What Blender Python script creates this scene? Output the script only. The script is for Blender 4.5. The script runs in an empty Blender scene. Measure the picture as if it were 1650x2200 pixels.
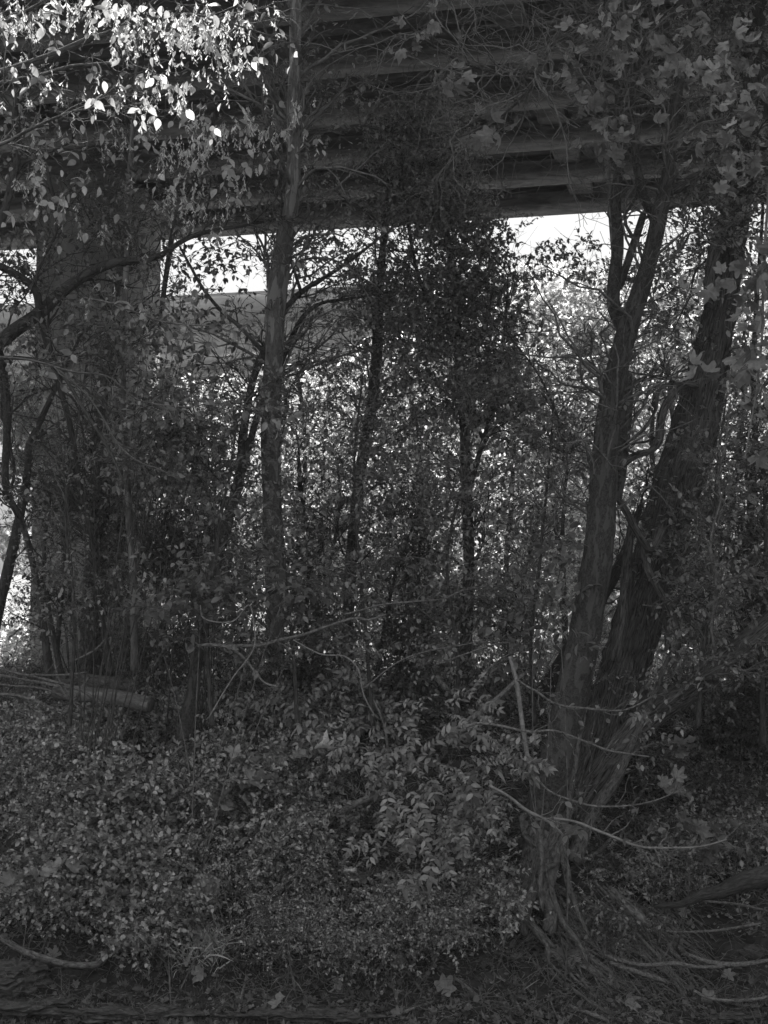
import bpy, math
import numpy as np
from mathutils import Vector
C = bpy.context.scene
col = C.collection
R = np.random.default_rng(7)

# ------------------------------------------------------------------ camera, sky, sun, exposure
F = 3300.0                      # focal length in pixels of the 1650 px wide photograph
CAM = np.array([0.0, 0.0, 4.0])
PITCH = math.atan(250 / F)
cd = bpy.data.cameras.new('camera'); cam = bpy.data.objects.new('camera', cd); col.objects.link(cam)
cam.location = CAM; cam.rotation_euler = (math.pi / 2 + PITCH, 0, 0)
cd.sensor_fit = 'HORIZONTAL'; cd.sensor_width = 36; cd.lens = 36 * F / 1650
cd.clip_start = 0.1; cd.clip_end = 1500
cd.dof.use_dof = True; cd.dof.focus_distance = 17.0; cd.dof.aperture_fstop = 11
C.camera = cam
SUN_EL, SUN_AZ = math.radians(53), math.radians(-14)
w = bpy.data.worlds.new('World'); C.world = w; w.use_nodes = True
nt = w.node_tree; nt.nodes.clear()
sky = nt.nodes.new('ShaderNodeTexSky'); sky.sky_type = 'NISHITA'; sky.sun_disc = False
sky.sun_elevation = SUN_EL; sky.sun_rotation = SUN_AZ; sky.dust_density = 0.0; sky.air_density = 8.0
bwn = nt.nodes.new('ShaderNodeRGBToBW'); bg = nt.nodes.new('ShaderNodeBackground'); wo = nt.nodes.new('ShaderNodeOutputWorld')
bg.inputs['Strength'].default_value = 0.10
nt.links.new(sky.outputs[0], bwn.inputs[0]); nt.links.new(bwn.outputs[0], bg.inputs[0]); nt.links.new(bg.outputs[0], wo.inputs[0])
sl = bpy.data.lights.new('sun', 'SUN'); sl.energy = 5.0; sl.angle = math.radians(0.53); sl.color = (1, 0.99, 0.97)
so = bpy.data.objects.new('sun', sl); col.objects.link(so)
sv = Vector((math.sin(SUN_AZ) * math.cos(SUN_EL), math.cos(SUN_AZ) * math.cos(SUN_EL), math.sin(SUN_EL)))
so.rotation_euler = (-sv).to_track_quat('-Z', 'Y').to_euler(); so.location = (0, 0, 60)
C.view_settings.view_transform = 'Standard'; C.view_settings.look = 'None'
C.view_settings.exposure = 0.72; C.view_settings.gamma = 1.0
C.cycles.max_bounces = 8; C.cycles.diffuse_bounces = 4; C.cycles.transmission_bounces = 6; C.cycles.glossy_bounces = 2
C.cycles.sample_clamp_indirect = 4.0; C.cycles.use_adaptive_sampling = False

# ------------------------------------------------------------------ pixel -> point on a ray at depth Y
cp, sp = math.cos(PITCH), math.sin(PITCH)
def P(px, py, Y):
    px, py, Y = np.broadcast_arrays(np.asarray(px, float), np.asarray(py, float), np.asarray(Y, float))
    a = (px - 825) / F; b = -(py - 1100) / F
    dx, dy, dz = a, cp - b * sp, sp + b * cp
    t = Y / dy
    return np.stack([CAM[0] + dx * t, CAM[1] + Y, CAM[2] + dz * t], -1)

# ------------------------------------------------------------------ value noise
_H = R.random(65536).astype(np.float32)
def _h(i, j, k, s):
    return _H[((i * 73856093) ^ (j * 19349663) ^ (k * 83492791) ^ (s * 2654435)) & 65535]
def vnoise(p, s=0):
    p = np.asarray(p, float); i = np.floor(p).astype(np.int64); f = p - i; f = f * f * (3 - 2 * f)
    o = 0
    for a in (0, 1):
        for b in (0, 1):
            for c in (0, 1):
                wgt = (f[..., 0] if a else 1 - f[..., 0]) * (f[..., 1] if b else 1 - f[..., 1]) * (f[..., 2] if c else 1 - f[..., 2])
                o = o + wgt * _h(i[..., 0] + a, i[..., 1] + b, i[..., 2] + c, s)
    return o
def fbm(p, s=0, n=4):
    o, a, t = 0, 1.0, 0
    for k in range(n):
        o = o + a * vnoise(np.asarray(p) * 2.03 ** k, s + k); t += a; a *= 0.5
    return o / t

# ------------------------------------------------------------------ ground height
_gy = np.array([-500, -3, 0.5, 2, 3.5, 14.8, 15.45, 15.7, 15.95, 16.35, 17, 18, 19, 20, 30, 45, 80, 150, 500])
_gz = np.array([3.2, 2.8, 2.5, 0.6, -0.5, -0.5, -0.1, 0.10, 0.30, 0.85, 1.65, 2.4, 2.9, 3.08, 3.2, 3.5, 5.0, 9.0, 22.])
def G(x, y, det=True):
    x = np.asarray(x, float); y = np.asarray(y, float)
    sh = 0.75 * np.clip((x - 1.0) / 2.5, 0, 1) ** 1.3 * np.clip((22 - y) / 4, 0, 1)
    z = np.interp(y - sh, _gy, _gz)
    z = np.where((x > 1.5) & (y > 15) & (y < 17), np.minimum(z, np.maximum(z * 0.8, 0)), z)
    q = np.stack([x, y, 0 * x], -1)
    m = np.clip((y - 14.8) / 0.6, 0, 1)
    z = z + (fbm(q * 0.7, 3, 3) - .5) * 0.35 * m * np.clip((y - 15.6) / 1.2, 0, 1) + (fbm(q * 4, 9, 3) - .5) * 0.13 * m
    if det:
        z = z + (fbm(q * 14, 21, 3) - .5) * 0.05 * m
    return z
def ghit(px, py):
    Y = np.concatenate([np.arange(15.2, 24, .02), np.arange(24, 200, .5)])
    p = P(px, py, Y); k = np.argmax(p[:, 2] < G(p[:, 0], p[:, 1]))
    return Y[k]
def gpt(px, py, up=0.0):
    p = P(px, py, ghit(px, py)); p[2] += up; return p

# ------------------------------------------------------------------ mesh building
class MB:
    def __init__(s): s.v = []; s.f = {}; s.n = 0; s.a = []
    def add(s, V, Fc, A=None):
        V = np.asarray(V, np.float32).reshape(-1, 3); Fc = np.asarray(Fc, np.int64)
        s.v.append(V); s.a.append(V if A is None else np.asarray(A, np.float32).reshape(-1, 3)); s.f.setdefault(Fc.shape[-1], []).append(Fc.reshape(-1, Fc.shape[-1]) + s.n); s.n += len(V)
    def build(s, name, mat, parent=None, smooth=True, origin=None):
        me = bpy.data.meshes.new(name)
        V = np.concatenate(s.v)
        if parent is not None:
            org = np.zeros(3); q = parent
            while q is not None: org = org + np.array(q.location); q = q.parent
        else: org = np.array(origin) if origin is not None else np.array([V[:, 0].mean(), V[:, 1].mean(), V[:, 2].min()])
        V = V - org
        me.vertices.add(len(V)); me.vertices.foreach_set('co', V.astype(np.float32).ravel())
        idx = []; starts = []; tot = 0
        for k, L in s.f.items():
            A = np.concatenate(L); idx.append(A.ravel()); starts.append(tot + np.arange(len(A)) * k); tot += A.size
        idx = np.concatenate(idx); starts = np.concatenate(starts)
        me.loops.add(len(idx)); me.loops.foreach_set('vertex_index', idx.astype(np.int32))
        me.polygons.add(len(starts)); me.polygons.foreach_set('loop_start', starts.astype(np.int32))
        me.update(calc_edges=True)
        if smooth: me.polygons.foreach_set('use_smooth', np.ones(len(starts), bool))
        if 'bark' in mat.name or 'wood' in mat.name:
            at = me.attributes.new('bco', 'FLOAT_VECTOR', 'POINT'); at.data.foreach_set('vector', np.concatenate(s.a).astype(np.float32).ravel())
        me.materials.append(mat)
        o = bpy.data.objects.new(name, me); col.objects.link(o)
        if parent is not None: o.parent = parent
        else: o.location = org
        return o
def tag(o, label=None, cat=None, group=None, kind=None):
    if label: o['label'] = label
    if cat: o['category'] = cat
    if group: o['group'] = group
    if kind: o['kind'] = kind
    return o
def empty(name, loc, label, cat, group=None):
    o = bpy.data.objects.new(name, None); col.objects.link(o); o.location = tuple(float(v) for v in loc)
    o.empty_display_size = 0.2
    return tag(o, label, cat, group)

def nrm(v): return v / np.maximum(np.linalg.norm(v, axis=-1, keepdims=True), 1e-9)
def rdir(n): return nrm(R.normal(size=(n, 3)))

def tubes(mb, paths, rad, sides=4, disp=None):
    paths = np.asarray(paths, float); N, K, _ = paths.shape; rad = np.asarray(rad, float)
    t = np.gradient(paths, axis=1); t = nrm(t)
    m = nrm(paths[:, -1] - paths[:, 0] + 1e-6)
    ref = np.where((np.abs(m[:, 1]) < 0.85)[:, None], np.array([0, 1., 0]), np.array([1., 0, 0.2]))[:, None, :]
    a = nrm(np.cross(t, ref)); b = np.cross(t, a)
    th = np.arange(sides) * 2 * math.pi / sides
    rr = rad[:, :, None, None]
    ring = np.cos(th)[None, None, :, None] * a[:, :, None] + np.sin(th)[None, None, :, None] * b[:, :, None]
    if disp is not None: rr = rr * disp(paths, th)[..., None]
    V = paths[:, :, None] + rr * ring
    Ls = np.concatenate([np.zeros((N, 1)), np.cumsum(np.linalg.norm(np.diff(paths, axis=1), axis=2), 1)], 1); off = (paths[:, 0].sum(1) * 3.7)[:, None, None]
    rm = rad.max(1)[:, None, None]; A = np.stack([np.cos(th)[None, None] * rm + off + 0 * Ls[..., None], np.sin(th)[None, None] * rm + 0 * Ls[..., None], Ls[..., None] + off + 0 * th[None, None]], -1)
    base = (np.arange(N) * K * sides)[:, None, None] + (np.arange(K - 1) * sides)[None, :, None]
    i = np.arange(sides)[None, None]; j = (i + 1) % sides
    Fq = np.stack([base + i, base + j, base + sides + j, base + sides + i], -1).reshape(-1, 4)
    mb.add(V.reshape(-1, 3), Fq, A)
    if sides > 3:
        caps = np.concatenate([np.arange(N)[:, None] * K * sides + np.arange(sides)[None, ::-1], np.arange(N)[:, None] * K * sides + (K - 1) * sides + np.arange(sides)[None]])
        mb.f.setdefault(sides, []).append(caps + (mb.n - len(V.reshape(-1, 3))))

def smooth_path(pts, step=0.07, kmin=6):
    pts = np.asarray(pts, float)
    if len(pts) == 2: pts = np.stack([pts[0], pts.mean(0), pts[1]])
    e = np.concatenate([[2 * pts[0] - pts[1]], pts, [2 * pts[-1] - pts[-2]]])
    L = np.linalg.norm(np.diff(pts[:, :3], axis=0), axis=1); out = []
    for i in range(len(pts) - 1):
        p0, p1, p2, p3 = e[i:i + 4]; n = max(2, int(L[i] / step)); u = (np.arange(n) / n)[:, None]
        out.append(.5 * ((2 * p1) + (-p0 + p2) * u + (2 * p0 - 5 * p1 + 4 * p2 - p3) * u ** 2 + (-p0 + 3 * p1 - 3 * p2 + p3) * u ** 3))
    out.append(pts[-1:]); o = np.concatenate(out)
    o[:, 3] = np.maximum(o[:, 3], pts[:, 3].min() * .9)
    return o
def stem(pts, Y0, Y1=None, wob=0.012, seed=0, step=0.07):
    """pts: (px, py, width px[, Y]) -> smooth 3-D path with radius (K,4)"""
    Y1 = Y0 if Y1 is None else Y1; n = len(pts); o = []
    for i, q in enumerate(pts):
        Y = q[3] if len(q) > 3 else Y0 + (Y1 - Y0) * i / max(1, n - 1)
        p = P(q[0], q[1], Y); o.append([*p, q[2] / 2 / F * Y])
    s = smooth_path(o, step)
    d = np.stack([vnoise(s[:, :3] * 2.3, 5 + seed), vnoise(s[:, :3] * 2.3, 6 + seed), vnoise(s[:, :3] * 2.3, 7 + seed)], -1) - .5
    s[:, :3] += d * wob * 2 * np.minimum(1, np.linspace(0, 6, len(s)))[:, None]
    return s
def resample(s, K=24):
    t = np.linspace(0, len(s) - 1, K); return np.stack([np.interp(t, np.arange(len(s)), s[:, k]) for k in range(4)], -1)
def round_trunk(mb, s, sides=20, rough=0.10, sc=5, seed=0, flare=0, furrow=0):
    if flare:
        L = np.concatenate([[0], np.cumsum(np.linalg.norm(np.diff(s[:, :3], axis=0), axis=1))])
        s = s.copy(); s[:, 3] *= 1 + flare * np.exp(-L / 0.18)
    def disp(paths, th):
        q = np.stack([np.cos(th)[None, None] * 1.2 + paths[..., 0:1] * 0, np.sin(th)[None, None] * 1.2 + paths[..., 0:1] * 0, paths[..., 2:3] * sc + 0 * th[None, None]], -1)
        o_ = 1 + (fbm(q * 1.3, 31 + seed, 3) - .5) * rough * 2
        if furrow:
            Lq = np.concatenate([[0], np.cumsum(np.linalg.norm(np.diff(paths[0], axis=0), axis=1))])[None, :, None]
            q2 = np.stack([np.cos(th)[None, None] * 5.5 + 0 * Lq, np.sin(th)[None, None] * 5.5 + 0 * Lq, Lq * 2.6 + 0 * th[None, None]], -1)
            o_ = o_ + (1 - np.abs(fbm(q2, 71 + seed, 3) - .5) * 6) * furrow
        return o_
    s = s.copy(); s[-1, 3] *= .3
    tubes(mb, s[None, :, :3], s[None, :, 3], sides, disp)

# vectorised growing of side branches ----------------------------------------------------------
def grow(paths, rads, n, L, K=7, up=0.2, spread=1.0, t0=0.15, t1=1.0, wig=0.25, droop=0.0, rf=0.6, rmin=0.0028, flat=None):
    """paths (N,K,3) rads (N,K)"""
    N, Kp, _ = paths.shape
    ln = np.linalg.norm(np.diff(paths, axis=1), axis=2).sum(1); pr = ln / ln.sum()
    i = R.choice(N, n, p=pr); t = (t0 + (t1 - t0) * R.random(n)) * (Kp - 1.001); k = t.astype(int); f = (t - k)[:, None]
    s = paths[i, k] * (1 - f) + paths[i, k + 1] * f; r = rads[i, k] * (1 - f[:, 0]) + rads[i, k + 1] * f[:, 0]
    tan = nrm(paths[i, k + 1] - paths[i, k]); d = rdir(n); d = nrm(d - (d * tan).sum(1)[:, None] * tan)
    if flat is not None: d[:, 1] *= flat
    d = nrm(d * spread + tan * (0.5 + R.random((n, 1))) + np.array([0, 0, up]))
    ll = L * (0.45 + 0.9 * R.random(n)); out = [s]; step = (ll / (K - 1))[:, None]
    for _ in range(K - 1):
        out.append(out[-1] + d * step); d = nrm(d + R.normal(size=(n, 3)) * wig + np.array([0, 0, -droop]))
    pp = np.stack(out, 1); r0 = np.maximum(np.minimum(r * rf, ll * 0.013 + .001), rmin)
    rr = np.maximum(r0[:, None] * np.linspace(1, .3, K)[None], rmin * .8)
    return pp, rr

# ------------------------------------------------------------------ leaf templates (x = along, y = side, z = up)
def T_oval(wd=.27, fold=.07, tipd=-.08):
    V = np.array([[0, 0, 0], [.28, wd, fold], [.68, wd * .8, fold * .7], [1, 0, tipd], [.28, -wd, fold], [.68, -wd * .8, fold * .7]])
    return V, np.array([[0, 3, 2, 1], [0, 4, 5, 3]])
def T_oval_hi(wd=.27, fold=.06):
    xs = np.array([.1, .3, .5, .72, .88]); ws = np.array([.55, .95, 1, .66, .3]) * wd; mz = np.array([.0, .02, .02, 0, -.04])
    V = [[0, 0, 0], [1, 0, -.1]] + [[x, 0, m] for x, m in zip(xs, mz)] + [[x, s_, m + fold * s_ / wd] for x, s_, m in zip(xs, ws, mz)] + [[x, -s_, m + fold * s_ / wd] for x, s_, m in zip(xs, ws, mz)]
    Fq = []
    for i in range(4): Fq += [[2 + i, 3 + i, 8 + i, 7 + i], [2 + i, 12 + i, 13 + i, 3 + i]]
    Fq += [[0, 2, 7, 7], [0, 12, 2, 2], [1, 11, 6, 6], [1, 6, 16, 16]]
    return np.array(V), np.array(Fq)
def T_lobed(cup=.12, seed=0, n=34):
    rg = np.random.default_rng(seed); th = np.radians(np.linspace(-168, 168, n)); r = np.full(n, .37)
    for c, a, wd in ((0, .33, 32), (54, .30, 28), (-54, .28, 28), (112, .17, 26), (-112, .17, 26)):
        r = np.maximum(r, .37 + a * np.clip(1 - np.abs(np.degrees(th) - c - rg.normal() * 5) / wd, 0, 1) ** .8)
    r = r * (1 + rg.normal(size=n) * .06); r[::2] *= 1.05; r[[0, -1]] = .3
    x = .32 + r * np.cos(th); y = r * np.sin(th); bx, by = rg.normal(size=2)
    z = cup * (r * 1.5) ** 2 + .16 * np.sin(3 * th + seed) * r + .09 * np.sin(7 * th + 2 * seed) * r + cup * .8 * bx * y + .25 * cup * by * (x - .3)
    V = np.concatenate([[[.30, 0, 0]], np.stack([x, y, z], -1)]); q = .55
    Vm = np.stack([.31 + q * r * np.cos(th), q * r * np.sin(th), z * .3 + .02 * rg.normal(size=n)], -1); V = np.concatenate([V, Vm])
    Fq = [[1 + i, 2 + i, 2 + n + i, 1 + n + i] for i in range(n - 1)] + [[1 + n + i, 2 + n + i, 0, 0] for i in range(n - 1)]
    return V, np.array(Fq)
def T_samara():
    V = np.array([[0, -.02, 0], [.45, -.10, .02], [.9, -.16, 0], [1, 0, -.02], [.85, .13, .02], [.3, .06, 0]]); return V, np.array([[0, 1, 4, 5], [1, 2, 3, 4]])
def T_pinnate(n=3, term=True, wd=.30, lsize=.42, hi=False, seed=0):
    """compound leaf with n pairs of leaflets"""
    A, Fa = (T_oval_hi(wd, .04) if hi else T_oval(wd, .04)); V = []; Fq = []; c = 0; rg = np.random.default_rng(seed + 40)
    def put(x, ang, s, dz):
        nonlocal c
        ang += rg.normal() * .18; s *= 1 + rg.normal() * .14; dz += rg.normal() * .22; roll = rg.normal() * .35
        ca, sa = math.cos(ang), math.sin(ang); q = A * s; q = np.stack([q[:, 0], q[:, 1], q[:, 2] + roll * q[:, 1] - .25 * q[:, 0] ** 2 / s * rg.random()], -1)
        q = np.stack([x + q[:, 0] * ca - q[:, 1] * sa, q[:, 0] * sa + q[:, 1] * ca, q[:, 2] + dz * q[:, 0] - .18 * x * x], -1)
        V.append(q); Fq.append(Fa + c); c += len(A)
    for i in range(n):
        x = .22 + .58 * i / max(1, n - 1)
        for s in (1, -1):
            if rg.random() > .08 or n < 2: put(x + rg.normal() * .02, s * math.radians(62), lsize * (1 - .12 * abs(i - n * .4)), -.12)
    if term: put(.85, 0.05, lsize * .95, -.1)
    r = .008; V.append(np.array([[0, -r, 0], [.87, -r * .6, -.13], [.87, r * .6, -.13], [0, r, 0]])); Fq.append(np.array([[0, 1, 2, 3]]) + c)
    return np.concatenate(V), np.concatenate(Fq)
def T_blade():
    V = []; n = 5
    for i in range(n):
        u = i / (n - 1); wv = .022 * (1 - u ** 2) + .002; V += [[u * (1 - .25 * u * u), -wv, -.45 * u * u], [u * (1 - .25 * u * u), wv, -.45 * u * u]]
    return np.array(V), np.array([[2 * i, 2 * i + 2, 2 * i + 3, 2 * i + 1] for i in range(n - 1)])
OV = T_oval(); OVR = T_oval(.36, .05); OVN = T_oval(.2, .08); OVH = T_oval_hi(.28); LOB = [T_lobed(.15, 1), T_lobed(.4, 2), T_lobed(-.3, 3), T_lobed(.7, 4), T_lobed(-.6, 5), T_lobed(.5, 6)]
SAM = T_samara(); PIN = T_pinnate(3, wd=.31); PINH = T_pinnate(3, wd=.235, lsize=.38, hi=True); PIN5 = T_pinnate(4, wd=.27, lsize=.34); FERN = T_pinnate(8, wd=.2, lsize=.2); PV = [T_pinnate(k, True, w_, l_, True, q) for q, (k, w_, l_) in enumerate([(3, .235, .38), (2, .22, .34), (4, .20, .31), (3, .20, .36), (5, .2, .27), (4, .22, .28)])]; BL = T_blade()

def leaves(mb, pos, axis, normal, size, tpl):
    V, Fq = tpl; n = len(pos)
    if n == 0: return
    a = nrm(axis); b = nrm(np.cross(normal, a) + 1e-5); c = np.cross(a, b)
    M = np.stack([a, b, c], 1)                       # rows
    W = pos[:, None] + np.einsum('vk,nkj->nvj', V, M) * np.broadcast_to(np.asarray(size), (n,))[:, None, None]
    Fa = Fq[None] + (np.arange(n) * len(V))[:, None, None]
    if Fq.shape[1] == 4 and (Fq[:, 2] == Fq[:, 3]).any():
        tri = Fq[:, 2] == Fq[:, 3]; k0 = mb.n
        mb.add(W.reshape(-1, 3), Fa[:, ~tri].reshape(-1, 4))
        mb.f.setdefault(3, []).append((Fa[:, tri][:, :, :3]).reshape(-1, 3) + k0)
    else: mb.add(W.reshape(-1, 3), Fa.reshape(-1, Fq.shape[1]))
def leaf_on(mb, paths, per, size, tpl, up=.7, droop=.3, t0=.15, out=.8, sv=.35):
    """leaves along twigs"""
    N, K, _ = paths.shape; n = N * per; i = np.repeat(np.arange(N), per)
    t = (t0 + (1 - t0) * R.random(n)) * (K - 1.001); k = t.astype(int); f = (t - k)[:, None]
    p = paths[i, k] * (1 - f) + paths[i, k + 1] * f; tan = nrm(paths[i, k + 1] - paths[i, k])
    ax = nrm(tan * .5 + rdir(n) * out + np.array([0, 0, -droop])); no = nrm(rdir(n) * (1 - up) + np.array([0, -.15, 1.]) * up)
    sz = size * (1 - sv + 2 * sv * R.random(n))
    if isinstance(tpl, list):
        w_ = R.integers(0, len(tpl), n)
        for q in range(len(tpl)): m = w_ == q; leaves(mb, p[m], ax[m], no[m], sz[m], tpl[q])
    else: leaves(mb, p, ax, no, sz, tpl)
def blob_pts(b, clump=2.2, thr=.45, seed=0):
    cx, cy, rx, ry, Y, dY, n = b[:7]
    q = rdir(n * 3) * R.random((n * 3, 1)) ** .5
    p = P(cx + rx * q[:, 0], cy + ry * q[:, 2], Y + dY * q[:, 1])
    k = vnoise(p * clump, 50 + seed) + .15 * R.random(len(p)) > thr
    p = p[k][:n]; g = G(p[:, 0], p[:, 1], False) + .04; p[:, 2] = np.maximum(p[:, 2], g)
    return p
def sprays(tw, lf, p, L, per, size, tpl, K=5, up=.1, wig=.22, droop=.08, r=.0026, lup=.6, ldroop=.25, dirv=None, flat=.6, sides=3, sv=.35):
    n = len(p); d = rdir(n) * np.array([1, flat, .6]) + np.array([0, 0, up])
    if dirv is not None: d = d * .6 + np.asarray(dirv)
    d = nrm(d); ll = (L * (.5 + R.random(n)))[:, None] / (K - 1); out = [p]
    for _ in range(K - 1): out.append(out[-1] + d * ll); d = nrm(d + R.normal(size=(n, 3)) * wig + np.array([0, 0, -droop]))
    pp = np.stack(out, 1)
    if tw is not None: tubes(tw, pp, np.broadcast_to(r * np.linspace(1, .45, K)[None], (n, K)), sides)
    leaf_on(lf, pp, per, size, tpl, lup, ldroop, sv=sv)
    return pp

# ------------------------------------------------------------------ materials (all neutral grey: a black and white place)
def new_mat(name):
    m = bpy.data.materials.new(name); m.use_nodes = True; m.node_tree.nodes.clear(); return m, m.node_tree.nodes, m.node_tree.links
def mathn(N, L, op, a, b=None):
    n = N.new('ShaderNodeMath'); n.operation = op
    for i, v in enumerate((a, b)):
        if v is None: continue
        if isinstance(v, (int, float)): n.inputs[i].default_value = v
        else: L.new(v, n.inputs[i])
    return n.outputs[0]
def leaf_mat(name, val, trans=.35, gloss=.25, rough=.45, var=.6, tval=None):
    m, N, L = new_mat(name); geo = N.new('ShaderNodeNewGeometry')
    val *= 1.95
    v = mathn(N, L, 'MULTIPLY', mathn(N, L, 'ADD', mathn(N, L, 'MULTIPLY', geo.outputs['Random Per Island'], var), 1 - var / 2), val)
    nz = N.new('ShaderNodeTexNoise'); tc = N.new('ShaderNodeTexCoord'); L.new(tc.outputs['Object'], nz.inputs['Vector']); nz.inputs['Scale'].default_value = 30; nz.inputs['Detail'].default_value = 3
    v = mathn(N, L, 'MULTIPLY', v, mathn(N, L, 'ADD', mathn(N, L, 'MULTIPLY', nz.outputs[0], .9), .55))
    pb = N.new('ShaderNodeBsdfPrincipled'); pb.inputs['Roughness'].default_value = rough; pb.inputs['Specular IOR Level'].default_value = gloss
    L.new(v, pb.inputs['Base Color'])
    tr = N.new('ShaderNodeBsdfTranslucent'); L.new(mathn(N, L, 'MULTIPLY', v, (tval or 2.2)), tr.inputs[0])
    mx = N.new('ShaderNodeMixShader'); mx.inputs[0].default_value = trans; L.new(pb.outputs[0], mx.inputs[1]); L.new(tr.outputs[0], mx.inputs[2])
    o = N.new('ShaderNodeOutputMaterial'); L.new(mx.outputs[0], o.inputs[0]); return m
def bark_mat(name, v0, v1, scale=(9, 9, 2.2), bump=.6, det=6, blotch=None, rough=.85, dist=.02):
    m, N, L = new_mat(name); mp = N.new('ShaderNodeMapping'); mp.inputs['Scale'].default_value = scale
    if 'bark' in name or 'wood' in name: tc = N.new('ShaderNodeAttribute'); tc.attribute_name = 'bco'; co = tc.outputs['Vector']
    else: co = N.new('ShaderNodeTexCoord').outputs['Object']
    L.new(co, mp.inputs['Vector'])
    nz = N.new('ShaderNodeTexNoise'); nz.inputs['Scale'].default_value = 3.2; nz.inputs['Detail'].default_value = det; nz.inputs['Roughness'].default_value = .65; nz.inputs['Distortion'].default_value = .6
    L.new(mp.outputs[0], nz.inputs['Vector'])
    v0 *= 1.45; v1 *= 1.45
    cr = N.new('ShaderNodeValToRGB'); cr.color_ramp.elements[0].position = .36; cr.color_ramp.elements[1].position = .66
    cr.color_ramp.elements[0].color = (v0, v0, v0, 1); cr.color_ramp.elements[1].color = (v1, v1, v1, 1); L.new(nz.outputs[0], cr.inputs[0]); outc = cr.outputs[0]
    if blotch:
        vo = N.new('ShaderNodeTexNoise'); vo.inputs['Scale'].default_value = blotch[1]; vo.inputs['Detail'].default_value = 2.5
        mp2 = N.new('ShaderNodeMapping'); mp2.inputs['Scale'].default_value = (1.6, 1.6, .7); L.new(co, mp2.inputs['Vector']); L.new(mp2.outputs[0], vo.inputs['Vector'])
        c2 = N.new('ShaderNodeValToRGB'); c2.color_ramp.elements[0].position = .53; c2.color_ramp.elements[1].position = .57
        L.new(vo.outputs[0], c2.inputs[0]); mx = N.new('ShaderNodeMixRGB'); L.new(c2.outputs[0], mx.inputs[0]); L.new(cr.outputs[0], mx.inputs[1]); mx.inputs[2].default_value = (blotch[0],) * 3 + (1,); outc = mx.outputs[0]
    pb = N.new('ShaderNodeBsdfPrincipled'); pb.inputs['Roughness'].default_value = rough; pb.inputs['Specular IOR Level'].default_value = .2; L.new(outc, pb.inputs['Base Color'])
    bp = N.new('ShaderNodeBump'); bp.inputs['Strength'].default_value = bump; bp.inputs['Distance'].default_value = dist; L.new(nz.outputs[0], bp.inputs['Height']); L.new(bp.outputs[0], pb.inputs['Normal'])
    o = N.new('ShaderNodeOutputMaterial'); L.new(pb.outputs[0], o.inputs[0]); return m
M = {}
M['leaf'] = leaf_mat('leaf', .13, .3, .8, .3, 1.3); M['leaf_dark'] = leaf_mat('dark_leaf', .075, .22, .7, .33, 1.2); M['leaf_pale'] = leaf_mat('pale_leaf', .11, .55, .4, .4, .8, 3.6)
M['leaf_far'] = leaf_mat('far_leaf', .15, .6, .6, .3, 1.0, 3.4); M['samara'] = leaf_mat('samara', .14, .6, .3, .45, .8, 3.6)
M['leaf_mid'] = leaf_mat('sapling_leaf', .125, .25, .7, .33, 1.3); M['leaf_big'] = leaf_mat('sycamore_leaf', .085, .35, .7, .33, 1.2, 3.0); M['dry'] = leaf_mat('dry_leaf', .20, .2, .2, .6, .9); M['litter'] = leaf_mat('litter_leaf', .085, .1, .2, .7, 1.2)
M['privet'] = leaf_mat('privet_leaf', .165, .2, .8, .3, 1.6); M['grass'] = leaf_mat('grass_blade', .15, .3, .3, .5, .7); M['grass_dry'] = leaf_mat('dry_grass_blade', .36, .3, .3, .5, .5)
M['bark'] = bark_mat('bark', .03, .10, (11, 11, 4), bump=1.0, det=8, dist=.03); M['bark_pale'] = bark_mat('pale_bark', .09, .18, (9, 9, 5), 1.0, 8, blotch=(.36, 5)); M['bark_shag'] = bark_mat('shaggy_bark', .02, .20, (16, 16, 2.2), 1.0, 9, dist=.05)
M['bark_big'] = bark_mat('blotched_bark', .03, .10, (12, 12, 12), 1.0, 9, (.15, 7), dist=.04); M['bark_root'] = bark_mat('root_bark', .03, .19, (9, 9, 5), 1.0, 10, dist=.03)
M['twig'] = bark_mat('twig_bark', .07, .17, (4, 4, 4), .2, 3); M['twig_pale'] = bark_mat('pale_twig_bark', .12, .24, (6, 6, 6), .3, 3, rough=.5); M['twig_dark'] = bark_mat('dark_twig_bark', .03, .08, (4, 4, 4), .2, 3)
M['stick'] = bark_mat('stick_bark', .05, .24, (14, 14, 9), .8, 6); M['cutwood'] = bark_mat('cut_wood', .05, .13, (8, 8, 8), .4, 5)
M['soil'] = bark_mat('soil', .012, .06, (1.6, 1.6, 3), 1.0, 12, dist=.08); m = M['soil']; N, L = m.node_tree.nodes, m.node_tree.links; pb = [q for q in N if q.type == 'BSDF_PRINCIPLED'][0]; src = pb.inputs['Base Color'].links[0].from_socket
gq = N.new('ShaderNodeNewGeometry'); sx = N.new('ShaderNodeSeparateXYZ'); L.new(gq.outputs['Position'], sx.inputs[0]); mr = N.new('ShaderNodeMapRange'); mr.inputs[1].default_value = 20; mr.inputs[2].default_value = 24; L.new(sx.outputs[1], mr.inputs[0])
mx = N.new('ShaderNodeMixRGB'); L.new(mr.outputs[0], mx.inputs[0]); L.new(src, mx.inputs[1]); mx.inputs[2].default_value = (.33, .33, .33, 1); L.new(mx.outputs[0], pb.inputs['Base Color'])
M['rock'] = bark_mat('rock', .03, .14, (3, 3, 14), 1.0, 12, dist=.05)
M['rock_pale'] = bark_mat('pale_rock', .08, .28, (5, 5, 5), .7, 9, dist=.02)
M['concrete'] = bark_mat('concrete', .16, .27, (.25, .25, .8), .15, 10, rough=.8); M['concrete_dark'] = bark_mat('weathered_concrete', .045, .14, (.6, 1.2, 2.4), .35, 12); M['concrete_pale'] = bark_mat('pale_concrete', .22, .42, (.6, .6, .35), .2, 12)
M['steel'] = bark_mat('paint_on_girder', .13, .17, (.2, .2, .5), .1, 8, rough=.6)
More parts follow.
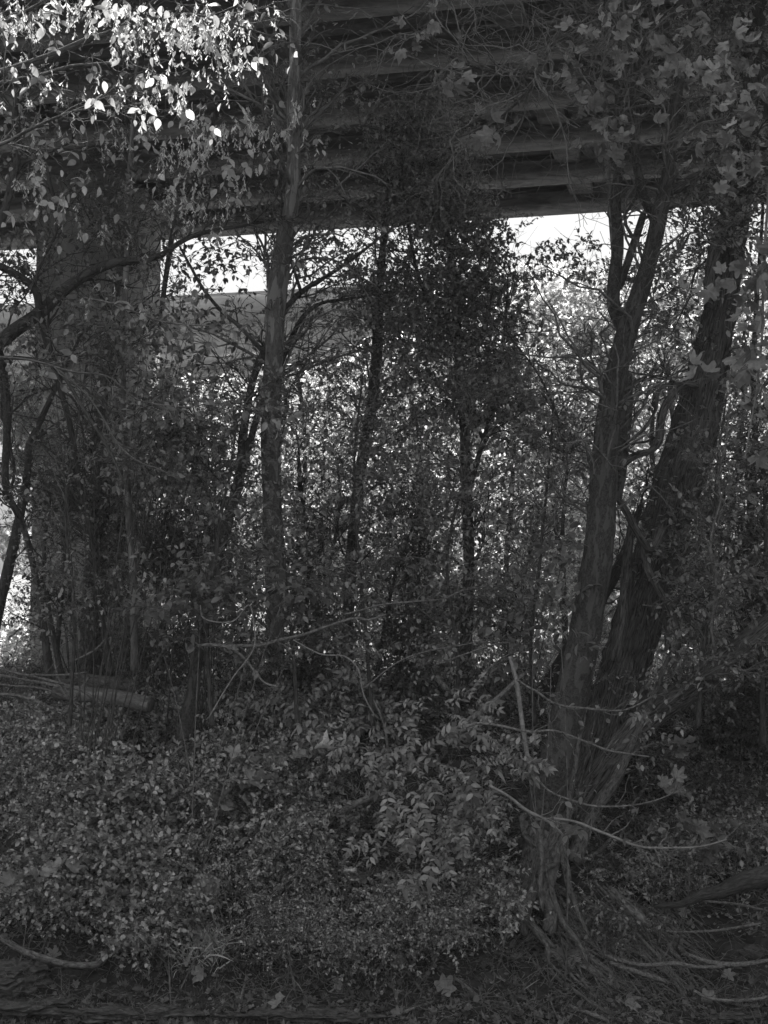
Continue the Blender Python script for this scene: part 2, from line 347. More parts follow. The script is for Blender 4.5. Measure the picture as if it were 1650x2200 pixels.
m, N, L = new_mat('foil'); pb = N.new('ShaderNodeBsdfPrincipled'); pb.inputs['Base Color'].default_value = (.7, .7, .7, 1); pb.inputs['Metallic'].default_value = .6; pb.inputs['Roughness'].default_value = .35
o = N.new('ShaderNodeOutputMaterial'); L.new(pb.outputs[0], o.inputs[0]); M['foil'] = m
m, N, L = new_mat('creek_water'); pb = N.new('ShaderNodeBsdfPrincipled'); pb.inputs['Base Color'].default_value = (.015, .015, .015, 1); pb.inputs['Roughness'].default_value = .06
nz = N.new('ShaderNodeTexNoise'); nz.inputs['Scale'].default_value = 3; nz.inputs['Detail'].default_value = 4; bp = N.new('ShaderNodeBump'); bp.inputs['Strength'].default_value = .25; bp.inputs['Distance'].default_value = .05
L.new(nz.outputs[0], bp.inputs['Height']); L.new(bp.outputs[0], pb.inputs['Normal']); o = N.new('ShaderNodeOutputMaterial'); L.new(pb.outputs[0], o.inputs[0]); M['water'] = m

# ------------------------------------------------------------------ setting: ground and water
def grid(mb, xs, ys, fz):
    X, Yg = np.meshgrid(xs, ys); V = np.stack([X, Yg, fz(X, Yg)], -1); nx, ny = len(xs), len(ys)
    i = (np.arange(ny - 1) * nx)[:, None] + np.arange(nx - 1)[None]
    mb.add(V.reshape(-1, 3), np.stack([i, i + 1, i + nx + 1, i + nx], -1).reshape(-1, 4))
mb = MB()
gx = np.concatenate([np.linspace(-150, -40, 12)[:-1], np.linspace(-40, -6, 40)[:-1], np.arange(-6, 6.001, .045), np.linspace(6, 40, 40)[1:], np.linspace(40, 150, 12)[1:]])
gy = np.concatenate([np.linspace(-60, -10, 8)[:-1], np.linspace(-10, 15.2, 50)[:-1], np.arange(15.2, 20, .035), np.linspace(20, 50, 120)[1:], np.linspace(50, 220, 20)[1:]])
grid(mb, gx, gy, G)
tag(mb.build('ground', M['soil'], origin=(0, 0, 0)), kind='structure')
mb = MB(); grid(mb, np.array([-149., 149]), np.array([1., 15.75]), lambda x, y: x * 0)
tag(mb.build('water', M['water'], origin=(0, 0, 0)), kind='structure')

# ------------------------------------------------------------------ the two road bridges
DU = np.array([.971, -.238, 0]); DV = np.array([.238, .971, 0]); UP = np.array([0, 0, 1.])
def prism(mb, prof, u0, u1, nu=1):
    """profile in (v, z) extruded along u"""
    n = len(prof); V = [DU * u + DV * v + UP * z for u in (u0, u1) for v, z in prof]
    mb.add(V, [[i, (i + 1) % n, n + (i + 1) % n, n + i] for i in range(n)])
    mb.f.setdefault(n, []).append(np.array([list(range(n))[::-1], list(range(n, 2 * n))]) + mb.n - 2 * n)
def boxuv(mb, u0, u1, v0, v1, z0, z1): prism(mb, [(v0, z0), (v1, z0), (v1, z1), (v0, z1)], u0, u1)
def bridge(v0, v1, zb, label, dmat, piers, gaps=2.05, gdepth=1.2):
    root = empty('road_bridge', DV * (v0 + v1) / 2 + DU * piers[0][0] + UP * 3.2, label, 'bridge')
    zt = zb + gdepth
    m_ = MB(); boxuv(m_, -90, 90, v0, v1, zt, zt + .28); m_.build('deck', dmat[0], root, False)
    v = v1 - 1.0; ng = int((v1 - v0 - .6) / gaps) + 1
    for k in range(ng):
        vc = v1 - 0.75 - k * gaps; m_ = MB(); e = .003
        prism(m_, [(vc - .42, zb), (vc + .42, zb), (vc + .42, zb + .22), (vc + .12, zb + .42), (vc + .12, zt - .3), (vc + .38, zt - .15), (vc + .38, zt - e), (vc - .38, zt - e), (vc - .38, zt - .15), (vc - .12, zt - .3), (vc - .12, zb + .42), (vc - .42, zb + .22)], -88, 88)
        m_.build('girder', dmat[1], root, False)
    for u in (-11.6, -3.35, 4.9, 13.1):
        for k in range(ng - 1):
            vc = v1 - .75 - k * gaps; m_ = MB(); z1 = zt - .01; z0 = zb + .12
            prism(m_, [(vc - gaps + .13, z0 + .3), (vc - gaps + .43, z0 + .02), (vc - .43, z0 + .02), (vc - .13, z0 + .3), (vc - .13, z1), (vc - gaps + .13, z1)], u, u + .42)
            m_.build('diaphragm', dmat[1], root, False)
    for s, vv in ((-1, v0), (1, v1)):
        m_ = MB(); a, b = (vv - .04, vv + .32) if s < 0 else (vv - .32, vv + .04)
        prism(m_, [(a, zt + .1), (b, zt + .285), (b - (.1 if s < 0 else 0), zt + 1.12), (a + (.0 if s < 0 else .1), zt + 1.12)] if s < 0 else [(a, zt + .285), (b, zt + .1), (b, zt + 1.12), (a + .1, zt + 1.12)], -90, 90)
        m_.build('parapet', dmat[2], root, False)
    for (u0, u1, a, b) in piers:
        m_ = MB(); boxuv(m_, u0, u1, a, b, 1.5, zb - .003); m_.build('pier', dmat[3], root, False)
    return root
# near bridge pier: px 80..345 at Y~28
def u_at(px, v, py=560):
    d = P(px, py, 1.0) - CAM; return float((CAM + d * (v - CAM @ DV) / (d @ DV)) @ DU)
uL, uR = u_at(78, 24.5), u_at(345, 26.9)
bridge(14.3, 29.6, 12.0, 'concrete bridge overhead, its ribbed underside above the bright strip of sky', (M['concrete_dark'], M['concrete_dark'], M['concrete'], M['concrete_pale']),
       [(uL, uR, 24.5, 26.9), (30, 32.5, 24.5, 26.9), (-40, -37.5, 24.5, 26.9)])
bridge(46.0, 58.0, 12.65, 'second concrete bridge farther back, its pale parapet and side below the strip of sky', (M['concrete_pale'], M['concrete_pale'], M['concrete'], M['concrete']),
       [(-24, -21.5, 48, 56), (14, 16.5, 48, 56)], gdepth=.95)

# ------------------------------------------------------------------ scattering volume added over the whole place to lift the blacks
m_ = MB(); hv = [(x, y, z) for x in (-155, 155) for y in (-65, 225) for z in (-3.0, 34)]
m_.add(hv, [[0, 1, 3, 2], [4, 6, 7, 5], [0, 4, 5, 1], [2, 3, 7, 6], [0, 2, 6, 4], [1, 5, 7, 3]])
hm = bpy.data.materials.new('added_haze'); hm.use_nodes = True; hm.node_tree.nodes.clear(); hp = hm.node_tree.nodes.new('ShaderNodeVolumePrincipled')
hp.inputs['Density'].default_value = 0.0007; hp.inputs['Color'].default_value = (.95, .95, .95, 1)
ho = hm.node_tree.nodes.new('ShaderNodeOutputMaterial'); hm.node_tree.links.new(hp.outputs[0], ho.inputs['Volume'])
tag(m_.build('added_haze', hm, smooth=False), 'thin even volume added to lift the blacks', 'added_haze', kind='stuff')

# ------------------------------------------------------------------ trees
def tree(name, label, cat, stems, bark, n=(14, 60, 0), L=(1.0, .4, .2), per=6, size=.06, tpl=OV, leafm='leaf', twigm='twig', blobs=(), spray=(.35, 10), rough=.1, sides=16,
         group=None, up=.25, droop=.03, wig=.25, t0=.2, flat=.5, clump=2.2, thr=.42, leafy=None, flare=.35, lup=.6, ldroop=.25, base=None, samara=0, extra=None, barkmb=None):
    S = [s if isinstance(s, np.ndarray) else stem(*s) for s in stems]
    n = (int(n[0] * 1.2), int(n[1] * 1.5), int(n[2] * 1.6))
    b = S[0][0]; root = empty(name, base if base is not None else (b[0], b[1], b[2]), label, cat, group)
    for k, s in enumerate(S):
        m_ = MB(); round_trunk(m_, s, sides if k == 0 else max(10, sides // 2 + 2), rough, seed=k, flare=flare if k == 0 else 0, furrow=(.09 if k == 0 else .05) if bark == 'bark_shag' else .025)
        m_.build('trunk' if k == 0 else 'limb', M[bark], root)
    tw = MB(); lf = MB()
    if n[0]:
        Rm = np.stack([resample(s) for s in S]); p, r = grow(Rm[..., :3], Rm[..., 3], n[0], L[0], 9, up, t0=t0, wig=wig, droop=droop, flat=flat); tubes(tw, p, r, 5)
        if n[1]:
            q, r2 = grow(p, r, n[1], L[1], 6, up * .6, t0=.1, wig=wig, droop=droop, rmin=.0030, flat=flat); tubes(tw, q, r2, 4); last = q
            if n[2]:
                q, r3 = grow(q, r2, n[2], L[2], 5, up * .4, t0=.1, wig=wig, droop=droop, rmin=.0024, flat=flat); tubes(tw, q, r3, 3); last = q
            if per: leaf_on(lf, last, per, size, tpl, lup, ldroop)
    for i, bb in enumerate(blobs):
        pts = blob_pts(bb, clump, thr, i)
        if len(pts): sprays(tw, lf, pts, spray[0], spray[1], bb[7] if len(bb) > 7 else size, tpl, lup=lup, ldroop=ldroop)
    if extra: extra(tw, lf)
    if tw.n: tw.build('twigs', M[twigm], root)
    if lf.n: lf.build('crown', M[leafm], root, False)
    return root

# the slim pale tree left of centre
tree('slender_tree', 'slim tall tree with pale patchy upper bark, left of centre, crossing the sky strip', 'tree',
     [([(592, 1575, 46), (592, 1400, 38), (588, 1250, 37), (584, 1100, 39), (583, 950, 42), (587, 800, 41), (592, 680, 42), (603, 575, 42), (618, 490, 36), (630, 400, 30), (631, 250, 28), (634, 120, 27), (638, -80, 25)], 18.8, 15.6)],
     'bark_pale', (50, 200, 330), (1.4, .7, .35), 1, .07, blobs=[(700, 540, 110, 45, 18.9, .7, 60), (500, 530, 120, 50, 18.6, .7, 50), (700, 200, 140, 200, 18.4, 1.2, 60)], spray=(.4, 7), t0=.4)
# dark forked tree
tree('forked_tree', 'dark thin forked tree spreading in a Y in front of the second bridge', 'tree',
     [([(396, 1590, 36), (412, 1500, 28), (420, 1440, 27), (432, 1340, 26), (448, 1260, 26), (475, 1165, 26), (500, 1080, 24), (518, 1000, 21), (527, 900, 18), (540, 830, 16), (566, 757, 16), (600, 680, 13), (648, 630, 11), (700, 595, 9), (770, 545, 7), (840, 490, 4)], 17.7, 17.2),
      ([(497, 1090, 16), (530, 980, 15), (552, 900, 14), (575, 850, 13), (600, 785, 12), (625, 730, 12), (652, 680, 10), (690, 652, 8), (750, 640, 6), (850, 628, 4)], 17.6, 17.9),
      ([(566, 757, 10), (520, 705, 9), (480, 672, 8), (440, 625, 7), (408, 570, 6), (380, 520, 4)], 17.3, 16.9),
      ([(648, 630, 8), (635, 590, 7), (622, 540, 7), (612, 470, 6), (600, 400, 5), (588, 320, 4), (580, 240, 3)], 17.2, 16.9),
      ([(550, 860, 7), (570, 830, 6), (640, 800, 6), (720, 770, 5), (800, 745, 4)], 17.5, 17.0)],
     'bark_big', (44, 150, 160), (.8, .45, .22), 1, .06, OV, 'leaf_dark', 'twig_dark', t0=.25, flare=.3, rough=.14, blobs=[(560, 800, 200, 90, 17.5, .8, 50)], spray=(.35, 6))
# left edge tree with the long arching bough
tree('arching_tree', 'left edge tree with a long bough arching up right across the sky', 'tree',
     [([(108, 1460, 18), (92, 1340, 15), (76, 1235, 14), (62, 1170, 13), (40, 1110, 14), (17, 1060, 15), (10, 1000, 16), (14, 900, 17), (8, 800, 20), (-14, 745, 30), (-60, 640, 24), (-80, 500, 18)], 18.6, 17.4),
      ([(-14, 745, 32), (50, 697, 31), (95, 664, 29), (140, 622, 27), (190, 588, 25), (240, 566, 22), (300, 556, 18), (345, 546, 14), (400, 512, 11), (470, 492, 9), (560, 478, 7), (620, 462, 4)], 17.5, 16.5),
      ([(0, 770, 12), (40, 768, 9), (100, 775, 8), (150, 800, 6), (200, 850, 5), (260, 900, 3)], 17.3, 16.8)],
     'bark_big', (34, 150, 300), (.9, .5, .25), 2, .07, OV, 'leaf_dark', 'twig_dark', blobs=[(450, 560, 130, 60, 16.8, .6, 34), (60, 580, 110, 90, 17, .8, 80), (200, 440, 260, 110, 16.8, .9, 90)], spray=(.4, 6), t0=.3)
tree('crooked_tree', 'thin crooked trunk on the left, bending sharply to the left just below the sky strip', 'tree',
     [([(238, 1450, 15), (215, 1300, 11), (200, 1190, 10), (188, 1110, 11), (172, 1040, 11), (160, 975, 12), (150, 905, 13), (135, 850, 14), (122, 805, 15), (110, 765, 16), (98, 725, 17), (86, 680, 17), (82, 640, 17), (72, 615, 17), (35, 590, 17), (-10, 568, 17), (-70, 550, 14)], 18.0, 16.8),
      ([(110, 775, 9), (140, 810, 8), (175, 870, 8), (230, 960, 7), (270, 1040, 6)], 17.0, 16.6),
      ([(72, 615, 8), (90, 560, 7), (120, 500, 7), (118, 440, 8), (108, 400, 8), (98, 350, 6)], 16.9, 16.4)],
     'bark', (30, 120, 200), (.8, .4, .2), 2, .06, OV, 'leaf_dark', 'twig_dark')
tree('forked_sapling', 'small dark leaning sapling against the grey pier at the far left, forking low', 'tree',
     [([(-25, 1400, 26), (-8, 1330, 25), (6, 1270, 24), (22, 1200, 23), (40, 1120, 21), (55, 1050, 18), (60, 1000, 16), (63, 955, 15), (82, 915, 13), (103, 868, 12), (122, 828, 10), (150, 770, 8), (185, 700, 5)], 20.2, 19.6),
      ([(63, 957, 9), (95, 930, 8), (140, 900, 7), (170, 890, 6), (225, 880, 4)], 19.9, 19.6),
      ([(15, 1075, 8), (30, 1015, 6), (20, 940, 5), (30, 850, 4)], 19.9, 19.6)],
     'bark', (20, 80, 120), (.7, .4, .2), 2, .06, OV, 'leaf_dark', 'twig_dark')
tree('stout_tree', 'stout dark trunk with a broad foot standing behind the cut logs on the left', 'tree',
     [([(205, 1455, 66), (200, 1350, 52), (203, 1250, 47), (210, 1150, 43), (214, 1050, 38), (210, 950, 30), (225, 800, 22), (250, 640, 15), (270, 480, 9)], 21.0)],
     'bark_shag', (40, 220, 400), (1.1, .5, .25), 4, .05, OV, 'leaf_dark', 'twig_dark', flare=.3, rough=.16,
     blobs=[(330, 1140, 140, 150, 20.6, .8, 420), (160, 1060, 170, 60, 20.6, .8, 230), (330, 1010, 140, 70, 20.6, .8, 180), (330, 850, 100, 100, 20.6, .9, 90), (430, 1180, 90, 120, 20.5, .8, 170)], spray=(.35, 13))
tree('pale_sapling', 'slender pale stem between the arching bough and the grey pier, left', 'tree',
     [([(290, 1440, 15), (285, 1250, 15), (272, 1020, 14), (262, 780, 13), (268, 640, 13), (273, 500, 12), (284, 300, 11), (300, 60, 10), (305, -60, 9)], 18.4)],
     'bark_pale', (30, 110, 0), (.8, .4, .2), 4, .08, OV, 'leaf', 'twig', t0=.35)
tree('inner_tree', 'thin straight trunk in the middle, left of the densest dark foliage', 'tree',
     [([(742, 1450, 26), (750, 1300, 24), (755, 1180, 24), (768, 1060, 24), (785, 950, 24), (799, 860, 24), (810, 760, 24), (815, 640, 20), (825, 500, 14), (835, 380, 9)], 20.2)],
     'bark', (40, 220, 420), (1.0, .5, .25), 3, .06, OV, 'leaf', 'twig_dark', blobs=[(820, 620, 120, 130, 20, .9, 320), (800, 850, 120, 140, 20, .8, 150), (850, 1080, 140, 160, 20, .8, 170), (650, 640, 130, 60, 19.8, .7, 26)], spray=(.35, 11))
tree('vine_clad_tree', 'tree at centre buried in the densest dark mass of leaves, reaching up to the bridge', 'tree',
     [([(995, 1510, 28), (1002, 1350, 26), (1007, 1200, 24), (1003, 1050, 23), (995, 900, 22), (985, 750, 20), (975, 600, 17), (950, 450, 13), (925, 330, 9)], 19.6),
      ([(1000, 1080, 12), (1050, 900, 10), (1080, 740, 8), (1090, 620, 6)], 19.6, 19.0),
      ([(985, 750, 12), (900, 600, 9), (870, 420, 7), (860, 300, 4)], 19.6, 19.2)],
     'bark', (60, 330, 520), (.9, .5, .25), 3, .06, OV, 'leaf', 'twig_dark', up=.15,
     blobs=[(1000, 640, 150, 120, 19.4, .9, 520), (900, 300, 130, 110, 19.4, .9, 360), (985, 480, 110, 90, 19.4, .8, 300), (1050, 800, 100, 110, 19.3, .8, 300), (940, 860, 120, 160, 19.5, .8, 170), (1000, 1100, 130, 150, 19.6, .7, 130), (900, 700, 90, 120, 19.2, .7, 200), (1110, 900, 90, 80, 19.4, .7, 110), (1150, 530, 130, 60, 19.0, .6, 34), (1240, 580, 110, 50, 18.8, .6, 26), (900, 430, 90, 70, 19.4, .7, 150), (1010, 1300, 150, 90, 19.6, .6, 170)], spray=(.35, 14), thr=.36)

# big double tree on the right
def roots(root, paths, name='root', mat='bark_root', sides=14):
    for i, (pts, Y0, Y1) in enumerate(paths):
        m_ = MB(); s = stem(pts, Y0, Y1, .015, i); round_trunk(m_, s, 28, .26, 9, seed=i, furrow=.05); m_.build(name, M[mat], root)
big = tree('double_trunked_tree', 'tall smooth-barked tree on the right bank with flared exposed roots, forking into twin stems', 'tree',
     [([(1140, 1960, 52), (1143, 1890, 70), (1160, 1800, 88), (1183, 1700, 86), (1205, 1600, 76), (1222, 1520, 72), (1245, 1420, 70), (1265, 1310, 66), (1283, 1200, 64), (1294, 1090, 60), (1300, 990, 58), (1306, 900, 52), (1318, 830, 48), (1335, 760, 46), (1352, 690, 44), (1370, 640, 40), (1388, 590, 37), (1402, 530, 34), (1415, 470, 36), (1428, 410, 30), (1438, 350, 24), (1444, 270, 26), (1458, 190, 22), (1472, 130, 20), (1480, 60, 12), (1490, -60, 8)], 17.0, 16.0),
      ([(1318, 1075, 34), (1328, 1000, 36), (1336, 920, 36), (1340, 850, 36), (1340, 790, 34)], 17.15, 17.0),
      ([(1350, 730, 32), (1335, 695, 30), (1318, 660, 29), (1320, 610, 28), (1325, 560, 26), (1326, 500, 25), (1324, 440, 24), (1327, 390, 22), (1330, 330, 18), (1326, 240, 14), (1330, 120, 10), (1340, -40, 7)], 16.7, 16.3),
      ([(1412, 490, 24), (1400, 455, 22), (1382, 420, 20), (1375, 380, 19), (1365, 330, 16), (1362, 260, 14), (1358, 200, 12), (1380, 120, 8), (1400, 20, 6)], 16.5, 15.4),
      ([(1330, 620, 14), (1350, 560, 17), (1370, 500, 17), (1385, 450, 14)], 16.9, 17.1),
      ([(1447, 258, 18), (1425, 228, 17), (1388, 205, 15), (1335, 177, 13), (1292, 152, 12), (1250, 132, 12), (1236, 105, 12), (1220, 82, 11), (1197, 86, 10), (1172, 118, 9), (1155, 165, 8), (1120, 210, 6), (1060, 260, 5), (980, 300, 3)], 16.3, 14.0),
      ([(1335, 180, 11), (1285, 168, 11), (1220, 163, 10), (1160, 156, 9), (1095, 156, 9), (1040, 148, 8), (975, 125, 7), (905, 80, 6), (850, 20, 5)], 15.9, 14.0),
      ([(1472, 130, 10), (1430, 70, 9), (1370, 40, 9), (1310, 35, 8), (1240, 20, 6), (1150, -20, 4)], 16.0, 14.5),
      ([(1322, 385, 6), (1330, 470, 6), (1380, 405, 6), (1345, 445, 4)], 16.4, 16.2)],
     'bark_big', (130, 520, 800), (1.3, .7, .35), 0, .18, LOB, 'leaf_big', 'twig', up=.05, wig=.36, t0=.42, flare=0, rough=.12, sides=56, flat=.8)
roots(big, [([(1165, 1790, 60), (1140, 1870, 46), (1128, 1930, 40), (1122, 1975, 30), (1128, 2010, 18)], 16.75, 16.2),
            ([(1150, 1820, 14), (1125, 1790, 14), (1120, 1760, 12), (1133, 1745, 10)], 16.6, 16.8),
            ([(1155, 1830, 40), (1150, 1900, 30), (1128, 1960, 22), (1165, 2010, 14), (1195, 2040, 10)], 16.6, 16.0),
            ([(1180, 1800, 50), (1178, 1870, 40), (1170, 1930, 30), (1185, 1970, 24), (1180, 2010, 18)], 16.75, 16.15),
            ([(1185, 1860, 30), (1172, 1920, 26), (1183, 1965, 26), (1170, 2000, 20)], 16.6, 16.15),
            ([(1200, 1760, 30), (1190, 1800, 22), (1175, 1850, 18), (1183, 1900, 14)], 16.7, 16.5),
            ([(1200, 1790, 26), (1225, 1740, 18), (1255, 1730, 12)], 16.75, 17.2),
            ([(1150, 1880, 16), (1175, 1860, 15), (1200, 1853, 12)], 16.4, 16.5),
            ([(1150, 1830, 50), (1132, 1870, 44), (1118, 1905, 34), (1108, 1945, 20)], 16.9, 16.5),
            ([(1190, 1810, 24), (1215, 1860, 18), (1222, 1900, 14), (1240, 1960, 10), (1262, 2010, 7)], 16.8, 16.1),
            ([(1180, 1890, 16), (1195, 1950, 14), (1215, 1990, 13), (1245, 2030, 10), (1262, 2070, 6)], 16.5, 15.95),
            ([(1130, 1970, 16), (1150, 2000, 12), (1175, 2030, 10), (1180, 2070, 8)], 16.3, 15.9),
            ([(1160, 1800, 12), (1164, 1850, 12), (1160, 1900, 10), (1166, 1960, 7)], 16.35, 16.1),
            ([(1120, 1900, 14), (1100, 1930, 10), (1080, 1960, 7), (1040, 1990, 5)], 16.5, 16.2),
            ([(1205, 1730, 16), (1212, 1780, 16), (1205, 1830, 13), (1215, 1870, 9)], 16.8, 16.6)])
# big sycamore leaves on the forward limbs: some catch the sun above the bridge's shadow
def syc(cx, cy, rx, ry, Y, dY, n, size):
    q = rdir(n) * R.random((n, 1)) ** .5; return P(cx + rx * q[:, 0], cy + ry * q[:, 2], Y + dY * q[:, 1]), size * .54
m_ = MB(); m2 = MB()
for a in [(990, 160, 50, 20, 13.4, .4, 4, .2), (960, 200, 40, 30, 14, .4, 4, .2), (1060, 270, 50, 40, 14.2, .4, 8, .24), (1050, 300, 45, 40, 14, .4, 5, .24), (1290, 70, 70, 60, 13.2, .6, 12, .24), (1210, 170, 60, 50, 14, .5, 9, .22),
          (1290, 230, 70, 60, 14, .5, 16, .24), (1330, 300, 90, 50, 14, .6, 16, .24), (1440, 110, 70, 30, 12.8, .5, 8, .24), (1580, 140, 90, 100, 12.5, .8, 34, .22), (1500, 250, 120, 130, 14, .8, 26, .2), (1600, 350, 70, 120, 14, .8, 22, .2), (900, 60, 120, 80, 14, .8, 18, .16), (1420, 30, 220, 60, 13.5, .8, 26, .2), (1260, 120, 240, 130, 14, .8, 20, .18)]:
    p, sz = syc(*a); pp = sprays(m2, m_, p, .14, 1, sz, LOB, 4, r=.003, lup=.35, ldroop=.35, wig=.3, flat=1)
m2.build('twigs', M['twig'], big); m_.build('crown', M['leaf_big'], big, False)

shag = tree('shaggy_tree', 'massive dark leaning trunk with shaggy peeling bark, right of the double tree', 'tree',
     [([(1250, 1760, 130), (1280, 1660, 112), (1308, 1570, 104), (1330, 1480, 102), (1353, 1400, 100), (1380, 1300, 98), (1410, 1200, 96), (1440, 1100, 98), (1470, 1000, 100), (1498, 900, 96), (1520, 800, 82), (1540, 700, 68), (1560, 600, 60), (1580, 480, 52), (1598, 350, 46), (1612, 200, 40), (1624, 50, 34), (1632, -80, 30)], 18.3, 17.6),
      ([(1585, 440, 30), (1560, 470, 28), (1530, 560, 26), (1520, 640, 22)], 17.6, 17.3),
      ([(1498, 830, 14), (1480, 826, 15), (1455, 838, 15), (1432, 866, 17), (1420, 905, 19), (1416, 945, 18), (1400, 968, 13), (1370, 976, 15), (1345, 992, 15), (1328, 1012, 15)], 17.6, 17.0),
      ([(1495, 828, 9), (1440, 825, 8), (1415, 840, 8), (1408, 880, 7), (1385, 920, 8), (1350, 950, 7)], 17.4, 17.1),
      ([(1440, 412, 20), (1480, 388, 20), (1520, 374, 18), (1545, 385, 14), (1570, 420, 12)], 17.0, 17.5),
      ([(1590, 370, 22), (1610, 352, 22), (1650, 356, 20), (1700, 350, 18)], 17.4, 17.0),
      ([(1425, 1130, 20), (1400, 1180, 16), (1372, 1150, 16), (1345, 1100, 16), (1322, 1068, 12)], 17.4, 16.9),
      ([(1382, 1170, 15), (1390, 1220, 15), (1410, 1262, 15), (1432, 1295, 16), (1447, 1335, 14), (1456, 1390, 12), (1448, 1440, 9)], 17.3, 17.3),
      ([(1320, 1420, 26), (1338, 1330, 24), (1346, 1240, 22), (1350, 1170, 18), (1356, 1110, 12)], 17.6, 17.6)],
     'bark_shag', (40, 240, 420), (1.0, .5, .25), 3, .07, OV, 'leaf', 'twig_dark', sides=110, rough=.2, flare=.15,
     blobs=[(1560, 120, 160, 190, 17.6, .9, 260), (1560, 420, 120, 160, 17.4, .9, 260), (1440, 620, 130, 160, 18.5, .7, 150), (1600, 900, 80, 260, 18, .8, 220), (1440, 1180, 60, 90, 17.6, .4, 60)], spray=(.35, 9))
# peeling strips of bark
S = stem([(1250, 1760, 130), (1280, 1660, 112), (1308, 1570, 104), (1330, 1480, 102), (1353, 1400, 100), (1380, 1300, 98), (1410, 1200, 96), (1440, 1100, 98), (1470, 1000, 100), (1498, 900, 96), (1520, 800, 82), (1540, 700, 68), (1560, 600, 60), (1580, 480, 52), (1598, 350, 46), (1612, 200, 40)], 18.3, 17.6)
m_ = MB(); n = 700; k = R.integers(0, len(S) - 8, n); th = R.random(n) * 2 * math.pi; LL = .12 + .3 * R.random(n)
t = nrm(S[k + 5, :3] - S[k, :3]); a = nrm(np.cross(t, [0, 1., 0])); b = np.cross(t, a)
rn = np.cos(th)[:, None] * a + np.sin(th)[:, None] * b; tg = np.cross(t, rn); wv = (.006 + .014 * R.random(n))[:, None]; rr = S[k, 3][:, None]
V = []
for j, (u, lift) in enumerate([(-.5, .012), (-.2, -.004), (.2, 0.0), (.5, .02)]):
    kk = np.clip(k + (u * LL / .07).astype(int), 0, len(S) - 1); c = S[kk, :3] + rn * (S[kk, 3][:, None] * 1.05 + lift * R.random((n, 1)) * 2) + tg * (R.normal(size=(n, 1)) * .01)
    ww = wv * (.35 if j in (0, 3) else 1); V += [c - tg * ww, c + tg * ww]
V = np.stack(V, 1); b0 = (np.arange(n) * 8)[:, None, None]; m_.add(V.reshape(-1, 3), (b0 + np.array([[0, 1, 3, 2], [2, 3, 5, 4], [4, 5, 7, 6]])[None]).reshape(-1, 4))
m_.build('peeling_bark', M['bark_shag'], shag, False)

tree('leaning_tree', 'rough trunk leaning steeply to the right at the right edge, beside the shaggy tree', 'tree',
     [([(1205, 1800, 44), (1230, 1745, 50), (1275, 1685, 52), (1330, 1605, 54), (1400, 1535, 54), (1460, 1492, 56), (1530, 1442, 52), (1592, 1390, 48), (1650, 1340, 44), (1720, 1280, 40), (1800, 1190, 34)], 17.2, 17.6),
      ([(1405, 1530, 18), (1470, 1480, 16), (1530, 1440, 12), (1590, 1420, 8)], 17.0, 16.8)],
     'bark_shag', (24, 90, 120), (.7, .35, .2), 3, .06, OV, 'leaf', 'twig', rough=.2, sides=64, blobs=[(1560, 1420, 120, 100, 17.4, .6, 60)])
tree('straight_sapling', 'straight thin stem leaning right from the foot of the double tree', 'tree',
     [([(1232, 1850, 34), (1250, 1800, 30), (1275, 1745, 27), (1300, 1705, 26), (1325, 1668, 24), (1345, 1630, 20), (1365, 1585, 17), (1400, 1500, 12), (1440, 1400, 8)], 16.9, 17.0)], 'bark_root', (10, 40, 0), (.5, .3, .2), 2, .06, rough=.08)
tree('upright_sapling', 'thin upright stem in the dark gap just right of the double trunk', 'tree',
     [([(1208, 1850, 10), (1212, 1800, 10), (1222, 1730, 11), (1233, 1660, 12), (1243, 1590, 12), (1253, 1540, 13), (1256, 1500, 10), (1275, 1430, 7), (1290, 1330, 5)], 16.7, 16.8),
      ([(1213, 1880, 9), (1218, 1760, 8), (1240, 1700, 6), (1265, 1600, 6), (1280, 1540, 4)], 17.0, 17.0)], 'bark_root', (8, 30, 0), (.4, .3, .2), 2, .05)
tree('dark_leaning_tree', 'very dark short trunk leaning right, behind the double tree', 'tree',
     [([(1112, 1590, 36), (1140, 1530, 40), (1170, 1485, 40), (1202, 1435, 38), (1240, 1375, 34), (1290, 1290, 28), (1340, 1190, 20), (1380, 1080, 12)], 20.3)], 'bark', (20, 100, 160), (.8, .4, .2), 3, .055, OV, 'leaf_dark', 'twig_dark', rough=.15)
tree('knobbly_tree', 'thin dark knobbly trunk near the right edge of the picture', 'tree',
     [([(1606, 1680, 20), (1614, 1500, 18), (1610, 1350, 17), (1608, 1200, 18), (1616, 1050, 17), (1622, 950, 14), (1618, 800, 12), (1630, 600, 9), (1640, 420, 6)], 19.2)], 'bark', (30, 160, 260), (.8, .4, .2), 3, .055, OV, 'leaf_dark', 'twig_dark', rough=.3)
tree('thin_sapling', 'thin wavy sapling stem left of the knobbly trunk at the right edge', 'tree',
     [([(1560, 1690, 15), (1572, 1620, 14), (1588, 1540, 13), (1592, 1460, 12), (1602, 1380, 10), (1600, 1250, 8), (1590, 1100, 6)], 18.7)], 'bark', (16, 80, 120), (.6, .35, .2), 3, .055, OV, 'leaf_dark', 'twig_dark')
tree('pale_vine_stem', 'pale thin dead stem standing before the brightest right-hand foliage', 'vine',
     [([(1535, 1400, 3), (1528, 1340, 5), (1540, 1290, 5), (1537, 1230, 6), (1528, 1190, 5), (1533, 1130, 5), (1548, 1080, 5), (1543, 1020, 4), (1556, 960, 4), (1570, 850, 3)], 16.8, 16.0)], 'stick', (14, 50, 0), (.5, .25, .2), 0, twigm='stick')
